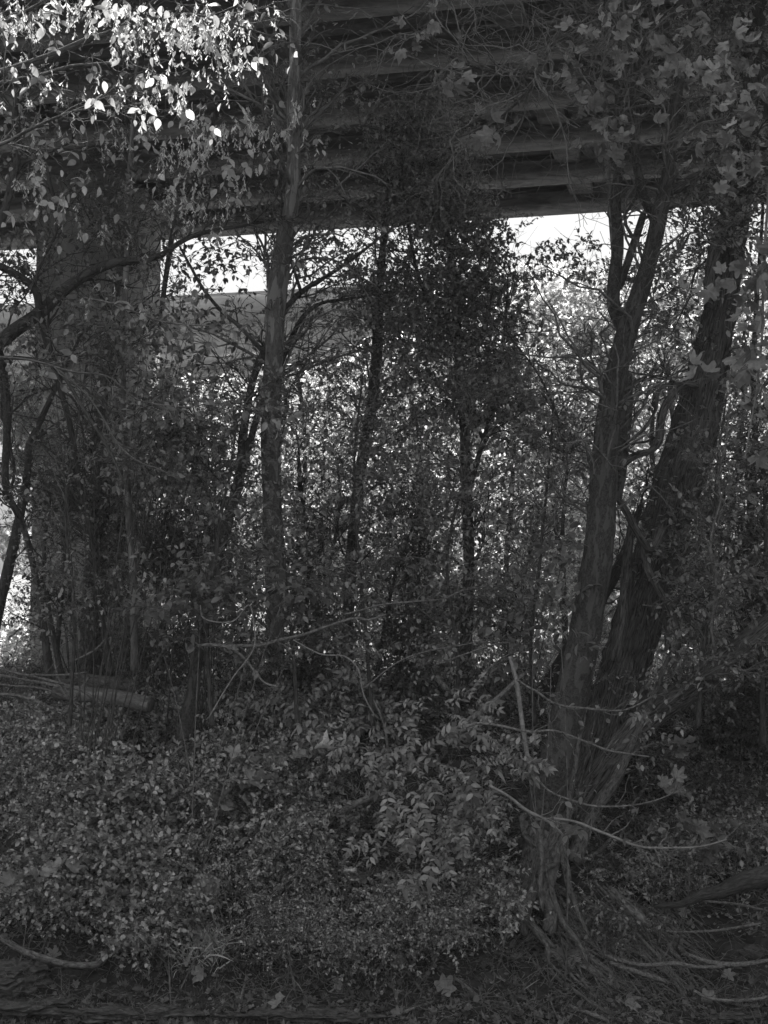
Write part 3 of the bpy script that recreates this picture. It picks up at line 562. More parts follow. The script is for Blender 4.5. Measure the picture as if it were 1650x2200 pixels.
tree('pale_pole_sapling', 'pale straight slim stem just left of the twin stems, in front of the bridge girders', 'tree',
     [([(1318, 560, 9), (1314, 480, 12), (1312, 430, 13), (1306, 360, 13), (1300, 250, 10), (1302, 100, 8), (1306, -60, 7)], 18.6)], 'bark_pale', (6, 20, 0), (.5, .3, .2), 2, .06, flare=0)
tree('bent_sapling', 'grey sapling stem with one bend left of the pale slender tree, against the sky', 'tree',
     [([(345, 700, 9), (352, 620, 11), (362, 560, 12), (372, 500, 12), (390, 440, 9), (440, 330, 7), (465, 220, 5)], 19.0)], 'bark', (14, 60, 80), (.6, .4, .2), 3, .06, OV, 'leaf', 'twig', flare=0)
tree('upper_left_tree', 'dark stem at the upper left edge behind the hanging seed clusters', 'tree',
     [([(-20, 520, 20), (8, 460, 18), (24, 400, 17), (38, 330, 15), (30, 250, 12), (60, 130, 10), (110, 20, 8)], 15.5, 15.0),
      ([(24, 400, 9), (50, 350, 8), (95, 330, 7), (160, 300, 5)], 15.4, 15.0)], 'bark', (24, 110, 160), (.7, .4, .2), 3, .07, OV, 'leaf', 'twig_dark', flare=0)

# extra slim stems between the named ones
slim = [([(655, 1430, 9), (660, 1300, 9), (665, 1180, 8), (650, 1080, 7), (640, 960, 5)], 19.4, 'thin dark stem just right of the slender pale tree'),
        ([(690, 1420, 7), (700, 1300, 7), (712, 1200, 6), (730, 1080, 5), (725, 980, 4)], 19.2, 'very thin stem midway between slender tree and inner trunk'),
        ([(345, 1420, 10), (352, 1340, 9), (362, 1250, 9), (350, 1150, 7), (370, 1020, 5)], 19.4, 'thin stem left of the forked tree, over the dark shrub'),
        ([(130, 1450, 16), (118, 1390, 13), (100, 1290, 11), (95, 1190, 9), (110, 1060, 6)], 19.2, 'dark multi-bend stem at left, closest to the pile of branches'),
        ([(118, 1440, 12), (128, 1330, 11), (137, 1220, 10), (138, 1115, 9), (165, 1075, 6), (190, 1000, 4)], 19.6, 'dark stem at left with a fork beneath the thick shrub foliage'),
        ([(812, 1440, 9), (830, 1330, 8), (850, 1230, 7), (900, 1100, 5)], 19.8, 'thin stem leaning right beside the inner trunk'),
        ([(940, 1470, 8), (915, 1380, 8), (900, 1270, 7), (905, 1130, 5)], 19.8, 'thin stem left of the vine-clad trunk'),
        ([(1100, 1500, 9), (1095, 1380, 8), (1125, 1250, 7), (1160, 1090, 5)], 19.7, 'thin stem between the vine-clad trunk and the double tree'),
        ([(1640, 1600, 14), (1635, 1400, 12), (1645, 1200, 10), (1640, 1000, 7)], 18.0, 'rightmost dark stem at the very edge'),
        ([(1208, 1150, 7), (1216, 960, 6), (1165, 820, 5), (1080, 700, 4)], 18.2, 'fine upright stem left of the double trunk at mid height')]
for pts, Y, lab in slim:
    tree('undergrowth_sapling', lab, 'sapling', [(pts, Y)], 'bark', (16, 80, 120), (.6, .35, .2), 3, .05, OV, 'leaf_dark', 'twig_dark', rough=.15, group='thin saplings of the understorey')

# ------------------------------------------------------------------ overhanging tree at the upper left: seed clusters in the sun
def box_elder():
    S = [stem([(-900, 1500, 60, 14.9), (-860, 900, 55, 14.4), (-700, 400, 45, 13), (-420, 230, 36, 11.5), (-200, 180, 28, 10.3), (-20, 160, 21, 9.9), (60, 137, 19, 9.8), (140, 106, 17, 9.7), (200, 80, 14, 9.6), (240, 70, 11, 9.6), (300, 30, 8, 9.5), (360, -30, 6, 9.4)], 10),
         stem([(-60, 195, 10, 10), (0, 178, 9, 9.9), (90, 160, 8, 9.8), (150, 142, 8, 9.7), (210, 137, 7, 9.6), (260, 128, 5, 9.5), (310, 90, 4, 9.5)], 10),
         stem([(-60, 320, 9, 10.5), (0, 310, 8, 10.4), (60, 280, 7, 10.3), (130, 250, 6, 10.2), (190, 235, 5, 10.1), (260, 230, 4, 10), (360, 255, 3, 10)], 10),
         stem([(230, 70, 8, 9.6), (320, 40, 7, 9.5), (400, 30, 6, 9.4), (470, 45, 5, 9.4), (520, 60, 4, 9.3), (590, 80, 3, 9.3)], 9),
         stem([(-80, 60, 12, 9.7), (0, 50, 10, 9.6), (60, 20, 8, 9.5), (130, -20, 6, 9.5)], 9),
         stem([(360, 600, 4, 9.8), (310, 330, 4, 9.8), (300, 200, 5, 9.7), (298, 100, 7, 9.6), (290, 30, 8, 9.5), (280, -60, 9, 9.5)], 9)]
    root = empty('overhanging_tree', (S[0][0][0], S[0][0][1], float(G(S[0][0][0], S[0][0][1]))), 'overhanging branches at the upper left hung with bright sunlit seed clusters and leaves', 'tree')
    for k, s in enumerate(S[:5]):
        m_ = MB(); round_trunk(m_, s, 14, .06, seed=k); m_.build('trunk' if k == 0 else 'limb', M['bark_root'], root)
    tw, lf, sm = MB(), MB(), MB()
    Rm = np.stack([resample(s[-40:] if k == 0 else s) for k, s in enumerate(S[:5])]); p, r = grow(Rm[..., :3], Rm[..., 3], 60, .38, 9, 0, t0=.1, wig=.2, droop=.06, flat=.6); tubes(tw, p, r, 5)
    q, r2 = grow(p, r, 150, .2, 6, -.05, t0=.1, wig=.2, droop=.08); tubes(tw, q, r2, 4)
    # regions (cx, cy, rx, ry, Y, dY, leaves, clusters)
    reg = [(430, 40, 120, 60, 9.4, .35, 46, 60), (330, 60, 90, 50, 9.4, .3, 26, 36), (260, 30, 60, 40, 9.4, .3, 16, 22), (60, 25, 90, 40, 9.5, .3, 22, 26), (170, 20, 60, 30, 9.5, .3, 8, 14), (500, 100, 55, 40, 9.4, .3, 12, 12),
           (390, 190, 70, 55, 9.5, .3, 16, 16), (185, 170, 70, 30, 9.6, .3, 6, 9), (60, 175, 80, 35, 9.7, .3, 5, 9), (320, 190, 25, 45, 9.6, .2, 3, 6), (205, 220, 25, 25, 9.6, .2, 5, 0), (350, 165, 20, 20, 9.5, .2, 4, 0), (20, 130, 60, 40, 9.7, .3, 5, 6), (600, 100, 30, 30, 9.3, .2, 4, 0), (540, 20, 50, 30, 9.4, .3, 7, 4), (270, 200, 30, 30, 9.6, .2, 5, 2),
           (430, 300, 60, 50, 12.4, .5, 14, 26), (400, 400, 45, 70, 12.4, .5, 14, 30), (340, 300, 60, 50, 12.4, .5, 10, 14), (530, 290, 90, 50, 12.4, .5, 18, 22), (640, 270, 60, 60, 12.6, .5, 12, 10), (500, 410, 60, 60, 12.4, .5, 10, 12), (180, 320, 120, 60, 12.4, .5, 16, 14), (60, 330, 80, 90, 12.4, .5, 14, 10), (250, 480, 120, 60, 12.8, .6, 10, 10), (100, 440, 80, 60, 12.8, .6, 10, 6), (480, 250, 90, 40, 12.2, .5, 12, 12), (330, 640, 120, 60, 12.6, .6, 14, 10)]
    for (cx, cy, rx, ry, Y, dY, nl, nc) in reg:
        rx *= 1.3; ry *= 1.3; nl = int(nl * .8); nc = int(nc * .85); q = np.clip(R.normal(size=(nl, 3)) * .55, -1.1, 1.1); p = P(cx + rx * q[:, 0], cy + ry * q[:, 2], Y + dY * q[:, 1])
        big_ = .125 if Y < 11 else .15; nc = int(nc * 1.5)
        w_ = R.random(nl) < .55
        ax = nrm(rdir(nl) * .7 + [0, 0, -.8]); no = nrm(rdir(nl) * .8 + [0, -.5, .5])
        leaves(lf, p[w_], ax[w_], no[w_], (.06 + .035 * R.random(w_.sum())) * (1 if Y < 11 else 1.15), OVH)
        leaves(lf, p[~w_], ax[~w_], no[~w_], big_ * (.7 + .5 * R.random((~w_).sum())), T3)
        if nc:
            q = R.normal(size=(nc, 3)) * .5; p = P(cx + rx * q[:, 0], cy + ry * q[:, 2], Y + dY * q[:, 1])
            K = 6; ln = (.03 + .13 * R.random((nc, 1))) * (1 if Y < 11 else 1.2); out = [p]; d = nrm(rdir(nc) * .25 + [0, 0, -1])
            for _ in range(K - 1): out.append(out[-1] + d * ln / (K - 1))
            pp = np.stack(out, 1); tubes(tw, pp, np.full((nc, K), .0009), 3)
            leaf_on(sm, pp, 14, .027 if Y < 11 else .032, SAM, .1, .8, t0=.05, out=.9, sv=.5)
    tw.build('twigs', M['stick'], root); lf.build('crown', M['leaf_pale'], root, False); sm.build('seed_clusters', M['samara'], root, False)
V3, F3_ = T_pinnate(1, True, .32, .52, True); T3 = (V3, F3_)
box_elder()

def near_leaves(name, label, cat, blobs, size, tpl, mat, stems, group=None, tw='twig', L=.2, per=3):
    root = empty(name, stems[0][0][:3], label, cat, group)
    for k, s in enumerate(stems): m_ = MB(); round_trunk(m_, s, 8, .05); m_.build('stem' , M[tw], root)
    t_, l_ = MB(), MB()
    for i, b in enumerate(blobs):
        q = rdir(b[6]) * R.random((b[6], 1)) ** .5; p = P(b[0] + b[1 + 1] * q[:, 0], b[1] + b[3] * q[:, 2], b[4] + b[5] * q[:, 1])
        sprays(t_, l_, p, L, per, size, tpl, r=.0016, lup=.35, ldroop=.4, flat=1)
    if t_.n: t_.build('twigs', M[tw], root)
    l_.build('foliage', M[mat], root, False); return root
near_leaves('hanging_vine', 'blurred cluster of large rounded leaves hanging nearest at the right edge', 'vine',
            [(1620, 640, 40, 80, 10.5, .3, 16), (1605, 760, 35, 50, 10.5, .3, 8), (1640, 560, 30, 60, 10.5, .3, 8), (1640, 900, 25, 100, 10.5, .3, 8), (1560, 330, 60, 60, 11.5, .3, 6), (1500, 800, 30, 30, 11, .2, 2), (1490, 620, 30, 20, 11.5, .2, 2)], .105, LOB, 'leaf_big',
            [stem([(1700, -100, 8), (1660, 300, 7), (1640, 600, 6), (1628, 800, 5), (1600, 1000, 3)], 10.5)], L=.14, per=2)

# ------------------------------------------------------------------ far sunlit woodland seen beyond and under the bridge
m_ = MB(); tws = MB()
far = [(480, 890, 130, 60, 35, 1, 420), (640, 1000, 160, 160, 32, 1.5, 700), (1200, 760, 180, 160, 31.5, 1, 1100), (1150, 900, 420, 330, 33, 1.5, 3600), (1300, 720, 330, 150, 33, 1.5, 2000), (740, 920, 180, 125, 34, 1.5, 1300), (650, 1150, 300, 230, 31, 2, 1500), (1000, 1250, 400, 200, 30, 2, 1900), (1500, 1300, 260, 260, 30, 2, 1700), (1560, 800, 180, 300, 34, 2, 1500),
       (330, 980, 140, 90, 33, 2, 420), (360, 1180, 200, 120, 31, 2, 420), (60, 1380, 160, 80, 28, 2, 700), (330, 1390, 300, 80, 28, 2, 700), (50, 870, 60, 90, 24, .5, 130), (110, 970, 110, 45, 24, .5, 210), (900, 1440, 500, 60, 27, 2, 900), (1100, 640, 240, 80, 36, 1.5, 700), (600, 845, 110, 50, 35, 1, 260), (20, 1160, 90, 50, 27, 1, 60), (1500, 1560, 260, 120, 24, 1.5, 500),
       (1250, 1100, 300, 330, 38, 2, 1600), (800, 1100, 300, 260, 38, 2, 1300)]
for i, b in enumerate(far):
    pts = blob_pts(b[:6] + (int(b[6] * .85),), 1.3, .44, 20 + i)
    sprays(None, m_, pts, .5, 13, .11, OV, lup=.3, ldroop=.45, sv=.55)
    pts = blob_pts(b[:6] + (b[6] // 10,), .9, .3, 40 + i); sprays(tws, MB(), pts, 1.2, 1, .1, OV, r=.006, up=.7, wig=.12)
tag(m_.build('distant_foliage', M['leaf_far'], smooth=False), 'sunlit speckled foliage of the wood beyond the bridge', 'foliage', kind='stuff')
tag(tws.build('distant_twigs', M['twig']), 'thin branches inside the sunlit wood beyond the bridge', 'branches', kind='stuff')
for i, (pts, Y, lab) in enumerate([([(905, 1440, 14), (900, 1200, 13), (890, 950, 11), (880, 760, 8)], 29, 'thin trunk of the far wood seen left of the vine-clad tree'),
        ([(1130, 1440, 16), (1140, 1200, 14), (1150, 900, 12), (1165, 650, 9)], 30, 'thin trunk of the far wood seen left of the double tree'),
        ([(1470, 1440, 14), (1480, 1250, 12), (1455, 1000, 11), (1430, 740, 8)], 28, 'thin trunk of the far wood seen between the double tree and the shaggy tree'),
        ([(640, 1430, 12), (648, 1200, 11), (655, 960, 9), (640, 800, 6)], 29, 'thin trunk of the far wood seen right of the slender pale tree'),
        ([(450, 1420, 14), (455, 1250, 12), (445, 1050, 10), (430, 900, 6)], 27, 'thin trunk of the far wood seen left of the forked tree')]):
    tree('woodland_tree', lab, 'tree', [(pts, Y)], 'bark', (24, 90, 0), (1.4, .7, .3), 6, .10, OV, 'leaf', 'twig', group='thin trunks of the far wood')

# dark shaded understorey shrubs in the middle distance
def shrub(name, label, blobs, size, tpl, leafm, per=10, L=.35, group=None, stems_=8, twigm='twig_dark', cat='shrub', clump=2.2, thr=.42, r=.0022, lup=.6, dirv=None, up=.25, sv=.35):
    c = blobs[0]; Yb = c[4]; b = P(c[0], c[1] + c[3], Yb); b[2] = float(G(b[0], b[1]))
    root = empty(name, b, label, cat, group); tw, lf, st = MB(), MB(), MB()
    for i, bb in enumerate(blobs):
        pts = blob_pts(bb, clump, thr, i + 3)
        if len(pts): sprays(tw, lf, pts, L, per, size, tpl, lup=lup, r=r, dirv=dirv, up=up, sv=sv)
    if stems_:
        bx = b[None] + R.normal(size=(stems_, 3)) * [.12, .12, 0]; bx[:, 2] = G(bx[:, 0], bx[:, 1]) - .03
        i = R.integers(0, len(blobs), stems_); tops = np.stack([P(blobs[k][0] + blobs[k][2] * R.normal() * .5, blobs[k][1] - blobs[k][3] * .4 * R.random(), blobs[k][4] + .3 * R.normal()) for k in i])
        tt = np.linspace(0, 1, 9)[None, :, None]; mid = (bx + tops) / 2 + R.normal(size=(stems_, 3)) * .12 + [0, 0, .1]
        pp = (1 - tt) ** 2 * bx[:, None] + 2 * tt * (1 - tt) * mid[:, None] + tt ** 2 * tops[:, None]
        tubes(st, pp, np.broadcast_to(np.linspace(.010, .003, 9)[None], (stems_, 9)), 5); st.build('stems', M[twigm], root)
    if tw.n: tw.build('twigs', M[twigm], root)
    lf.build('foliage', M[leafm], root, False); return root
g = 'shaded shrubs of the understorey'
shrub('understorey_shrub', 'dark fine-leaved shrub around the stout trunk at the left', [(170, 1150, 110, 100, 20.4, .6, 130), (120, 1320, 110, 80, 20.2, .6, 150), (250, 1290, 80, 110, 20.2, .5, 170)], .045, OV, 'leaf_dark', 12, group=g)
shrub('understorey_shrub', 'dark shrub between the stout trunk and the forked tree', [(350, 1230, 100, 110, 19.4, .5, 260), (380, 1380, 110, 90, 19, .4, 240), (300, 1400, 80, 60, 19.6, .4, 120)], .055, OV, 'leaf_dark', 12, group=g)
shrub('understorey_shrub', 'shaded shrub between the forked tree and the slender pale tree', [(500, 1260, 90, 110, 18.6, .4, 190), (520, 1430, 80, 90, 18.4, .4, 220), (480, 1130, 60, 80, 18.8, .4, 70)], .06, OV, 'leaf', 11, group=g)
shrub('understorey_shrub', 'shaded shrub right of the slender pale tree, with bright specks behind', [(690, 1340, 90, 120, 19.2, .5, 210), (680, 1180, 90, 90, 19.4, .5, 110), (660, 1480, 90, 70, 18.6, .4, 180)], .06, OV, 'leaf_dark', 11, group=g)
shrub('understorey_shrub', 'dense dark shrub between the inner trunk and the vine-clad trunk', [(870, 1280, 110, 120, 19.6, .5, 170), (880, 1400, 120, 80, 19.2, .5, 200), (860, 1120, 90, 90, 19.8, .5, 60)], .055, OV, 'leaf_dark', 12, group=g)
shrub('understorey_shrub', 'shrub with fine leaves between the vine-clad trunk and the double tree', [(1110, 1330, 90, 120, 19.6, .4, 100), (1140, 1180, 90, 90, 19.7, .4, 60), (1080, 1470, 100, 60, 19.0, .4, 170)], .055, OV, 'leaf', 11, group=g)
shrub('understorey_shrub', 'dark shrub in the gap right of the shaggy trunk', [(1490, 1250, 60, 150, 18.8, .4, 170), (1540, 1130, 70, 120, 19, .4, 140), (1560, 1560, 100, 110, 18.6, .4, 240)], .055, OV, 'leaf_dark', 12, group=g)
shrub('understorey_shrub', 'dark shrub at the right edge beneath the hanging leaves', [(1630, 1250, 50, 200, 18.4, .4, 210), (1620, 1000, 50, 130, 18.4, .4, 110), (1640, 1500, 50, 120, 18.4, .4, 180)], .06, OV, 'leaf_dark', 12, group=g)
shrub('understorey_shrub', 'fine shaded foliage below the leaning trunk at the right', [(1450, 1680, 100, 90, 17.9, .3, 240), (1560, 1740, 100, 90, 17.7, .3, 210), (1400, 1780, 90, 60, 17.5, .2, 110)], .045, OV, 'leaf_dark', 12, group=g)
shrub('understorey_shrub', 'loose leafy shrub in the middle of the left half, before the pier', [(200, 720, 180, 80, 17.2, .5, 100), (400, 700, 150, 60, 17.2, .5, 45), (420, 880, 130, 90, 17.2, .5, 120), (300, 930, 90, 60, 17.3, .4, 50)], .085, OV, 'leaf', 8, .35, group=g, stems_=14)
shrub('understorey_shrub', 'loose foliage left of the slender tree at mid height', [(430, 1020, 100, 90, 18.0, .5, 120), (330, 980, 90, 80, 18, .4, 80)], .07, OV, 'leaf', 10, group=g)
shrub('understorey_shrub', 'broad-leaved sprays reaching past the forked tree foot', [(400, 1290, 90, 40, 16.7, .3, 38), (500, 1310, 100, 40, 16.8, .3, 40), (620, 1270, 80, 30, 16.8, .3, 26), (350, 1310, 50, 30, 16.6, .2, 16)], .11, OVH, 'leaf_big', 6, .35, group=g, stems_=5, twigm='twig')
shrub('understorey_shrub', 'large-leaved sprays crossing the lower double trunk from the left', [(1180, 1190, 70, 30, 16.4, .2, 14), (1180, 1290, 60, 30, 16.5, .2, 12), (1250, 1400, 40, 20, 16.3, .2, 4), (1120, 1370, 80, 40, 16.8, .3, 14)], .11, OVH, 'leaf_big', 5, .3, group=g, stems_=4, twigm='twig')

g = 'feathery seedlings among the bushes'
def feather(label, bl, size=.2):
    root = empty('feathery_plant', gpt(bl[0][0], bl[0][1]), label, 'plant', g); lf = MB()
    for (cx, cy, rx, ry, n) in bl:
        px, py = cx + rx * R.normal(size=n) * .5, cy + ry * R.normal(size=n) * .5; Y = np.array([ghit(a, b) for a, b in zip(px, py)]) - .1 - .45 * R.random(n); p = P(px, py, Y)
        ax = nrm(rdir(n) * [1, .5, .7] + [0, -.1, .25]); no = nrm(rdir(n) * .7 + [0, -.6, .5]); wq = R.integers(0, 3, n); sz = size * (.5 + .9 * R.random(n))
        for k, t in enumerate((FERN, T_pinnate(6, True, .24, .24, False, 3), T_pinnate(9, True, .2, .16, False, 5))): leaves(lf, p[wq == k], ax[wq == k], no[wq == k], sz[wq == k], t)
    lf.build('foliage', M['privet'], root, False)
feather('feathery fronds over the bushes at the left edge', [(90, 1700, 120, 120, 90), (60, 1560, 90, 60, 60)])
feather('feathery fronds around the densest lower left bush', [(290, 1720, 120, 130, 120), (340, 1600, 90, 60, 60)])
feather('feathery mound left of the pale stone', [(280, 1930, 120, 70, 110), (130, 1930, 110, 60, 60)])
feather('feathery mound between the pale stone and the sapling', [(560, 1880, 110, 80, 110), (650, 1760, 100, 70, 70)], .17)
feather('feathery fronds below the hanging leaflets', [(880, 1920, 140, 70, 120), (1030, 1940, 70, 60, 70)], .16)
feather('feathery growth along the bank top at centre', [(560, 1600, 140, 70, 110), (730, 1620, 90, 60, 60)], .2)
feather('feathery sprigs on the slope right of the roots', [(1330, 1900, 130, 60, 60), (1500, 1880, 120, 60, 60)], .15)
g = 'small sunlit trees behind the bank'
for i, (lab, pts, Y, bl) in enumerate([
    ('small sunlit tree beyond the bank between slender tree and inner trunk', [(672, 1440, 14), (680, 1300, 12), (690, 1100, 10), (700, 900, 7)], 28, [(690, 1000, 90, 120, 28, 1.6, 90), (660, 1200, 90, 120, 28, 1.6, 90)]),
    ('small sunlit tree beyond the bank between inner trunk and vine-clad trunk', [(890, 1440, 14), (880, 1250, 12), (905, 1050, 10), (890, 850, 7)], 28, [(880, 1000, 110, 150, 28, 1.6, 150), (900, 1220, 110, 120, 28, 1.6, 130), (880, 800, 100, 90, 28, 1.6, 70)]),
    ('small sunlit tree beyond the bank just right of the vine-clad trunk', [(1080, 1450, 14), (1085, 1250, 12), (1100, 1050, 10), (1110, 800, 7)], 28, [(1110, 1000, 110, 150, 28, 1.6, 150), (1100, 1220, 110, 120, 28, 1.6, 140), (1160, 800, 120, 110, 28, 1.6, 110)]),
    ('small sunlit tree beyond the bank hugging the left side of the double trunk', [(1215, 1440, 13), (1210, 1250, 12), (1190, 1050, 10), (1220, 800, 7)], 28, [(1220, 1050, 100, 150, 28, 1.6, 130), (1200, 850, 110, 130, 28, 1.6, 110), (1250, 650, 120, 80, 28, 1.6, 90), (1180, 1260, 90, 110, 28, 1.6, 110)]),
    ('small sunlit tree beyond the bank seen between double and shaggy trunks', [(1440, 1450, 13), (1420, 1200, 12), (1400, 950, 10), (1420, 700, 7)], 28, [(1400, 800, 80, 150, 28, 1.6, 110), (1440, 650, 90, 110, 28, 1.6, 90), (1400, 1050, 60, 120, 28, 1.6, 60)]),
    ('small sunlit tree beyond the bank behind the right edge foliage', [(1570, 1450, 13), (1560, 1200, 12), (1590, 950, 10), (1600, 700, 7)], 28, [(1560, 1000, 80, 180, 28, 1.6, 120), (1540, 1260, 100, 120, 28, 1.6, 130), (1620, 760, 60, 120, 28, 1.6, 60)]),
    ('small sunlit tree beyond the bank between pier and forked tree', [(400, 1440, 13), (395, 1250, 12), (420, 1050, 10), (430, 880, 7)], 28, [(440, 960, 100, 120, 28, 1.6, 110), (400, 1150, 120, 110, 28, 1.6, 110)])]):
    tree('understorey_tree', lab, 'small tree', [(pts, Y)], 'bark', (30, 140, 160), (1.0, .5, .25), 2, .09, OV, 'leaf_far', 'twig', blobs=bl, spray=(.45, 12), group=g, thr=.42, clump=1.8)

g = 'leafy saplings veiling the trunks'
for i, (lab, pts, Y, bl, sz) in enumerate([
    ('airy leafy sapling in front of the forked tree at mid height', [(455, 1560, 9), (445, 1350, 8), (470, 1150, 7), (500, 980, 5), (520, 850, 4)], 17.0, [(440, 1060, 110, 110, 17, .5, 45), (540, 880, 100, 60, 17, .5, 16), (400, 1220, 110, 90, 17, .5, 45)], .07),
    ('airy leafy sapling crossing in front of the slender pale tree', [(640, 1580, 9), (630, 1400, 8), (610, 1200, 7), (600, 1000, 5), (620, 860, 4)], 17.3, [(600, 1060, 90, 150, 17.2, .5, 60), (620, 1260, 110, 90, 17.2, .5, 50), (610, 860, 90, 80, 17.2, .5, 34)], .065),
    ('airy leafy sapling veiling the inner trunk', [(800, 1560, 9), (790, 1400, 8), (770, 1200, 7), (760, 1000, 5), (780, 800, 4)], 17.5, [(780, 1000, 110, 170, 17.5, .5, 75), (790, 1240, 120, 110, 17.5, .5, 60), (740, 1380, 110, 60, 17.5, .5, 45)], .065),
    ('airy leafy sapling veiling the lower vine-clad trunk', [(980, 1560, 9), (985, 1400, 8), (960, 1200, 7), (1000, 1000, 5), (1010, 850, 4)], 17.5, [(980, 1040, 120, 150, 17.5, .5, 70), (1000, 1250, 130, 110, 17.5, .5, 60), (960, 1400, 110, 60, 17.5, .5, 45)], .065),
    ('airy leafy sapling left of the double trunk', [(1150, 1560, 9), (1140, 1400, 8), (1160, 1200, 7), (1180, 1000, 5), (1190, 850, 4)], 17.2, [(1170, 1030, 110, 140, 17.2, .5, 50), (1150, 1240, 100, 90, 17.2, .5, 40), (1150, 850, 100, 80, 17.2, .5, 26)], .065),
    ('airy leafy sapling between the shaggy trunk and the right edge', [(1500, 1560, 9), (1510, 1400, 8), (1530, 1200, 7), (1540, 1000, 5), (1560, 850, 4)], 17.0, [(1540, 1040, 90, 160, 17, .5, 50), (1520, 1260, 100, 110, 17, .5, 50), (1480, 1420, 90, 60, 17, .5, 30)], .07),
    ('airy leafy sapling in front of the grey pier', [(150, 1560, 8), (160, 1300, 7), (140, 1100, 6), (170, 900, 5), (190, 760, 4)], 17.3, [(230, 1000, 120, 100, 17.3, .5, 40), (150, 1240, 130, 100, 17.3, .5, 50)], .06)]):
    tree('leafy_sapling', lab, 'sapling', [(pts, Y)], 'bark', (20, 90, 120), (.7, .4, .22), 3, sz, OV, 'leaf', 'twig', blobs=bl, spray=(.38, 8), group=g, thr=.35, clump=2.6, flat=.9)

# bank shrubs, lower left: small rounded leaves
g = 'small-leaved bushes on the bank'
_bk = [0]
def bank(label, bl, **k):
    # blob depths follow the bank surface
    out = []; _bk[0] += 1; v = _bk[0] % 4; k = dict(k)
    if k['size'] < .05: k['size'] *= (1, .78, 1.12, .9)[v]; k['thr'] = (.5, .53, .47, .52)[v]; k['clump'] = (3.2, 2.2, 4.2, 2.6)[v]; k['sv'] = .5
    for (cx, cy, rx, ry, n) in bl:
        Y = ghit(cx, cy + ry * .6) - .30; out.append((cx, cy, rx, ry, Y, .42, int(n * 1.15)))
    return shrub('bank_bush', label, out, group=g, **k)
kw = dict(size=.046, tpl=OVR, leafm='privet', per=14, L=.3, twigm='twig', clump=3.2, thr=.50, r=.0028, stems_=10, up=.1, lup=.55)
bank('broad bush of small pale rounded leaves at the left edge, under the log pile', [(110, 1640, 160, 90, 420), (60, 1760, 110, 90, 260), (190, 1580, 90, 50, 170)], **kw)
bank('densest bush of small rounded leaves on the lower left bank', [(260, 1720, 130, 110, 460), (290, 1840, 90, 90, 240), (170, 1850, 110, 90, 220)], **kw)
bank('bush at the lower left edge above the big curved root', [(70, 1900, 110, 80, 220), (180, 1950, 90, 60, 130)], **kw)
bank('low bush left of the pale stone', [(360, 1950, 80, 70, 150), (290, 2010, 70, 50, 90), (330, 1880, 80, 50, 120)], **kw)
bank('fine-leaved bush right of the pale grass tuft', [(640, 1960, 110, 60, 300), (700, 2010, 80, 60, 170), (560, 2020, 70, 50, 110)], **dict(kw, size=.034, tpl=OV))
bank('fine-leaved patch below the compound-leaved sapling', [(880, 1960, 90, 70, 240), (960, 2000, 70, 60, 130), (800, 2040, 90, 60, 130)], **dict(kw, size=.03, tpl=OV))
bank('bush of mixed small leaves beneath the slender tree', [(480, 1620, 110, 80, 260), (430, 1720, 90, 80, 200), (560, 1700, 100, 80, 200)], **dict(kw, size=.055, tpl=OV))
bank('loose bush beside the white triangular scrap', [(650, 1640, 80, 90, 170), (600, 1800, 110, 70, 190), (700, 1760, 70, 60, 90)], **dict(kw, size=.06, tpl=OV))
bank('low tangle of leaves between the stone and the foil scrap', [(520, 1870, 90, 60, 130), (660, 1860, 90, 60, 150), (430, 1830, 80, 50, 110)], **dict(kw, size=.045, tpl=OV))
bank('leafy clump close to the roots of the double tree on the left', [(1050, 1890, 50, 60, 110), (1080, 1960, 40, 50, 70), (1010, 1800, 70, 60, 110)], **dict(kw, size=.05, tpl=OV))
bank('sparse weeds on the shaded slope right of the roots', [(1400, 1880, 130, 60, 110), (1530, 1850, 110, 70, 120), (1330, 1980, 90, 60, 70)], **dict(kw, size=.045, tpl=OV, leafm='leaf'))
bank('dark weeds at the right edge above the fallen trunk', [(1600, 1800, 80, 60, 120), (1480, 1790, 100, 50, 120)], **dict(kw, size=.05, tpl=OV, leafm='leaf'))
bank('weedy tangle over the logs on the left', [(60, 1440, 100, 25, 90), (60, 1560, 100, 40, 110), (380, 1530, 100, 60, 170)], **dict(kw, size=.05, tpl=OV))
bank('leafy undergrowth along the middle of the bank top', [(560, 1540, 110, 60, 230), (740, 1530, 110, 60, 210), (880, 1480, 100, 50, 150), (640, 1470, 100, 40, 120)], **dict(kw, size=.07, tpl=OV))

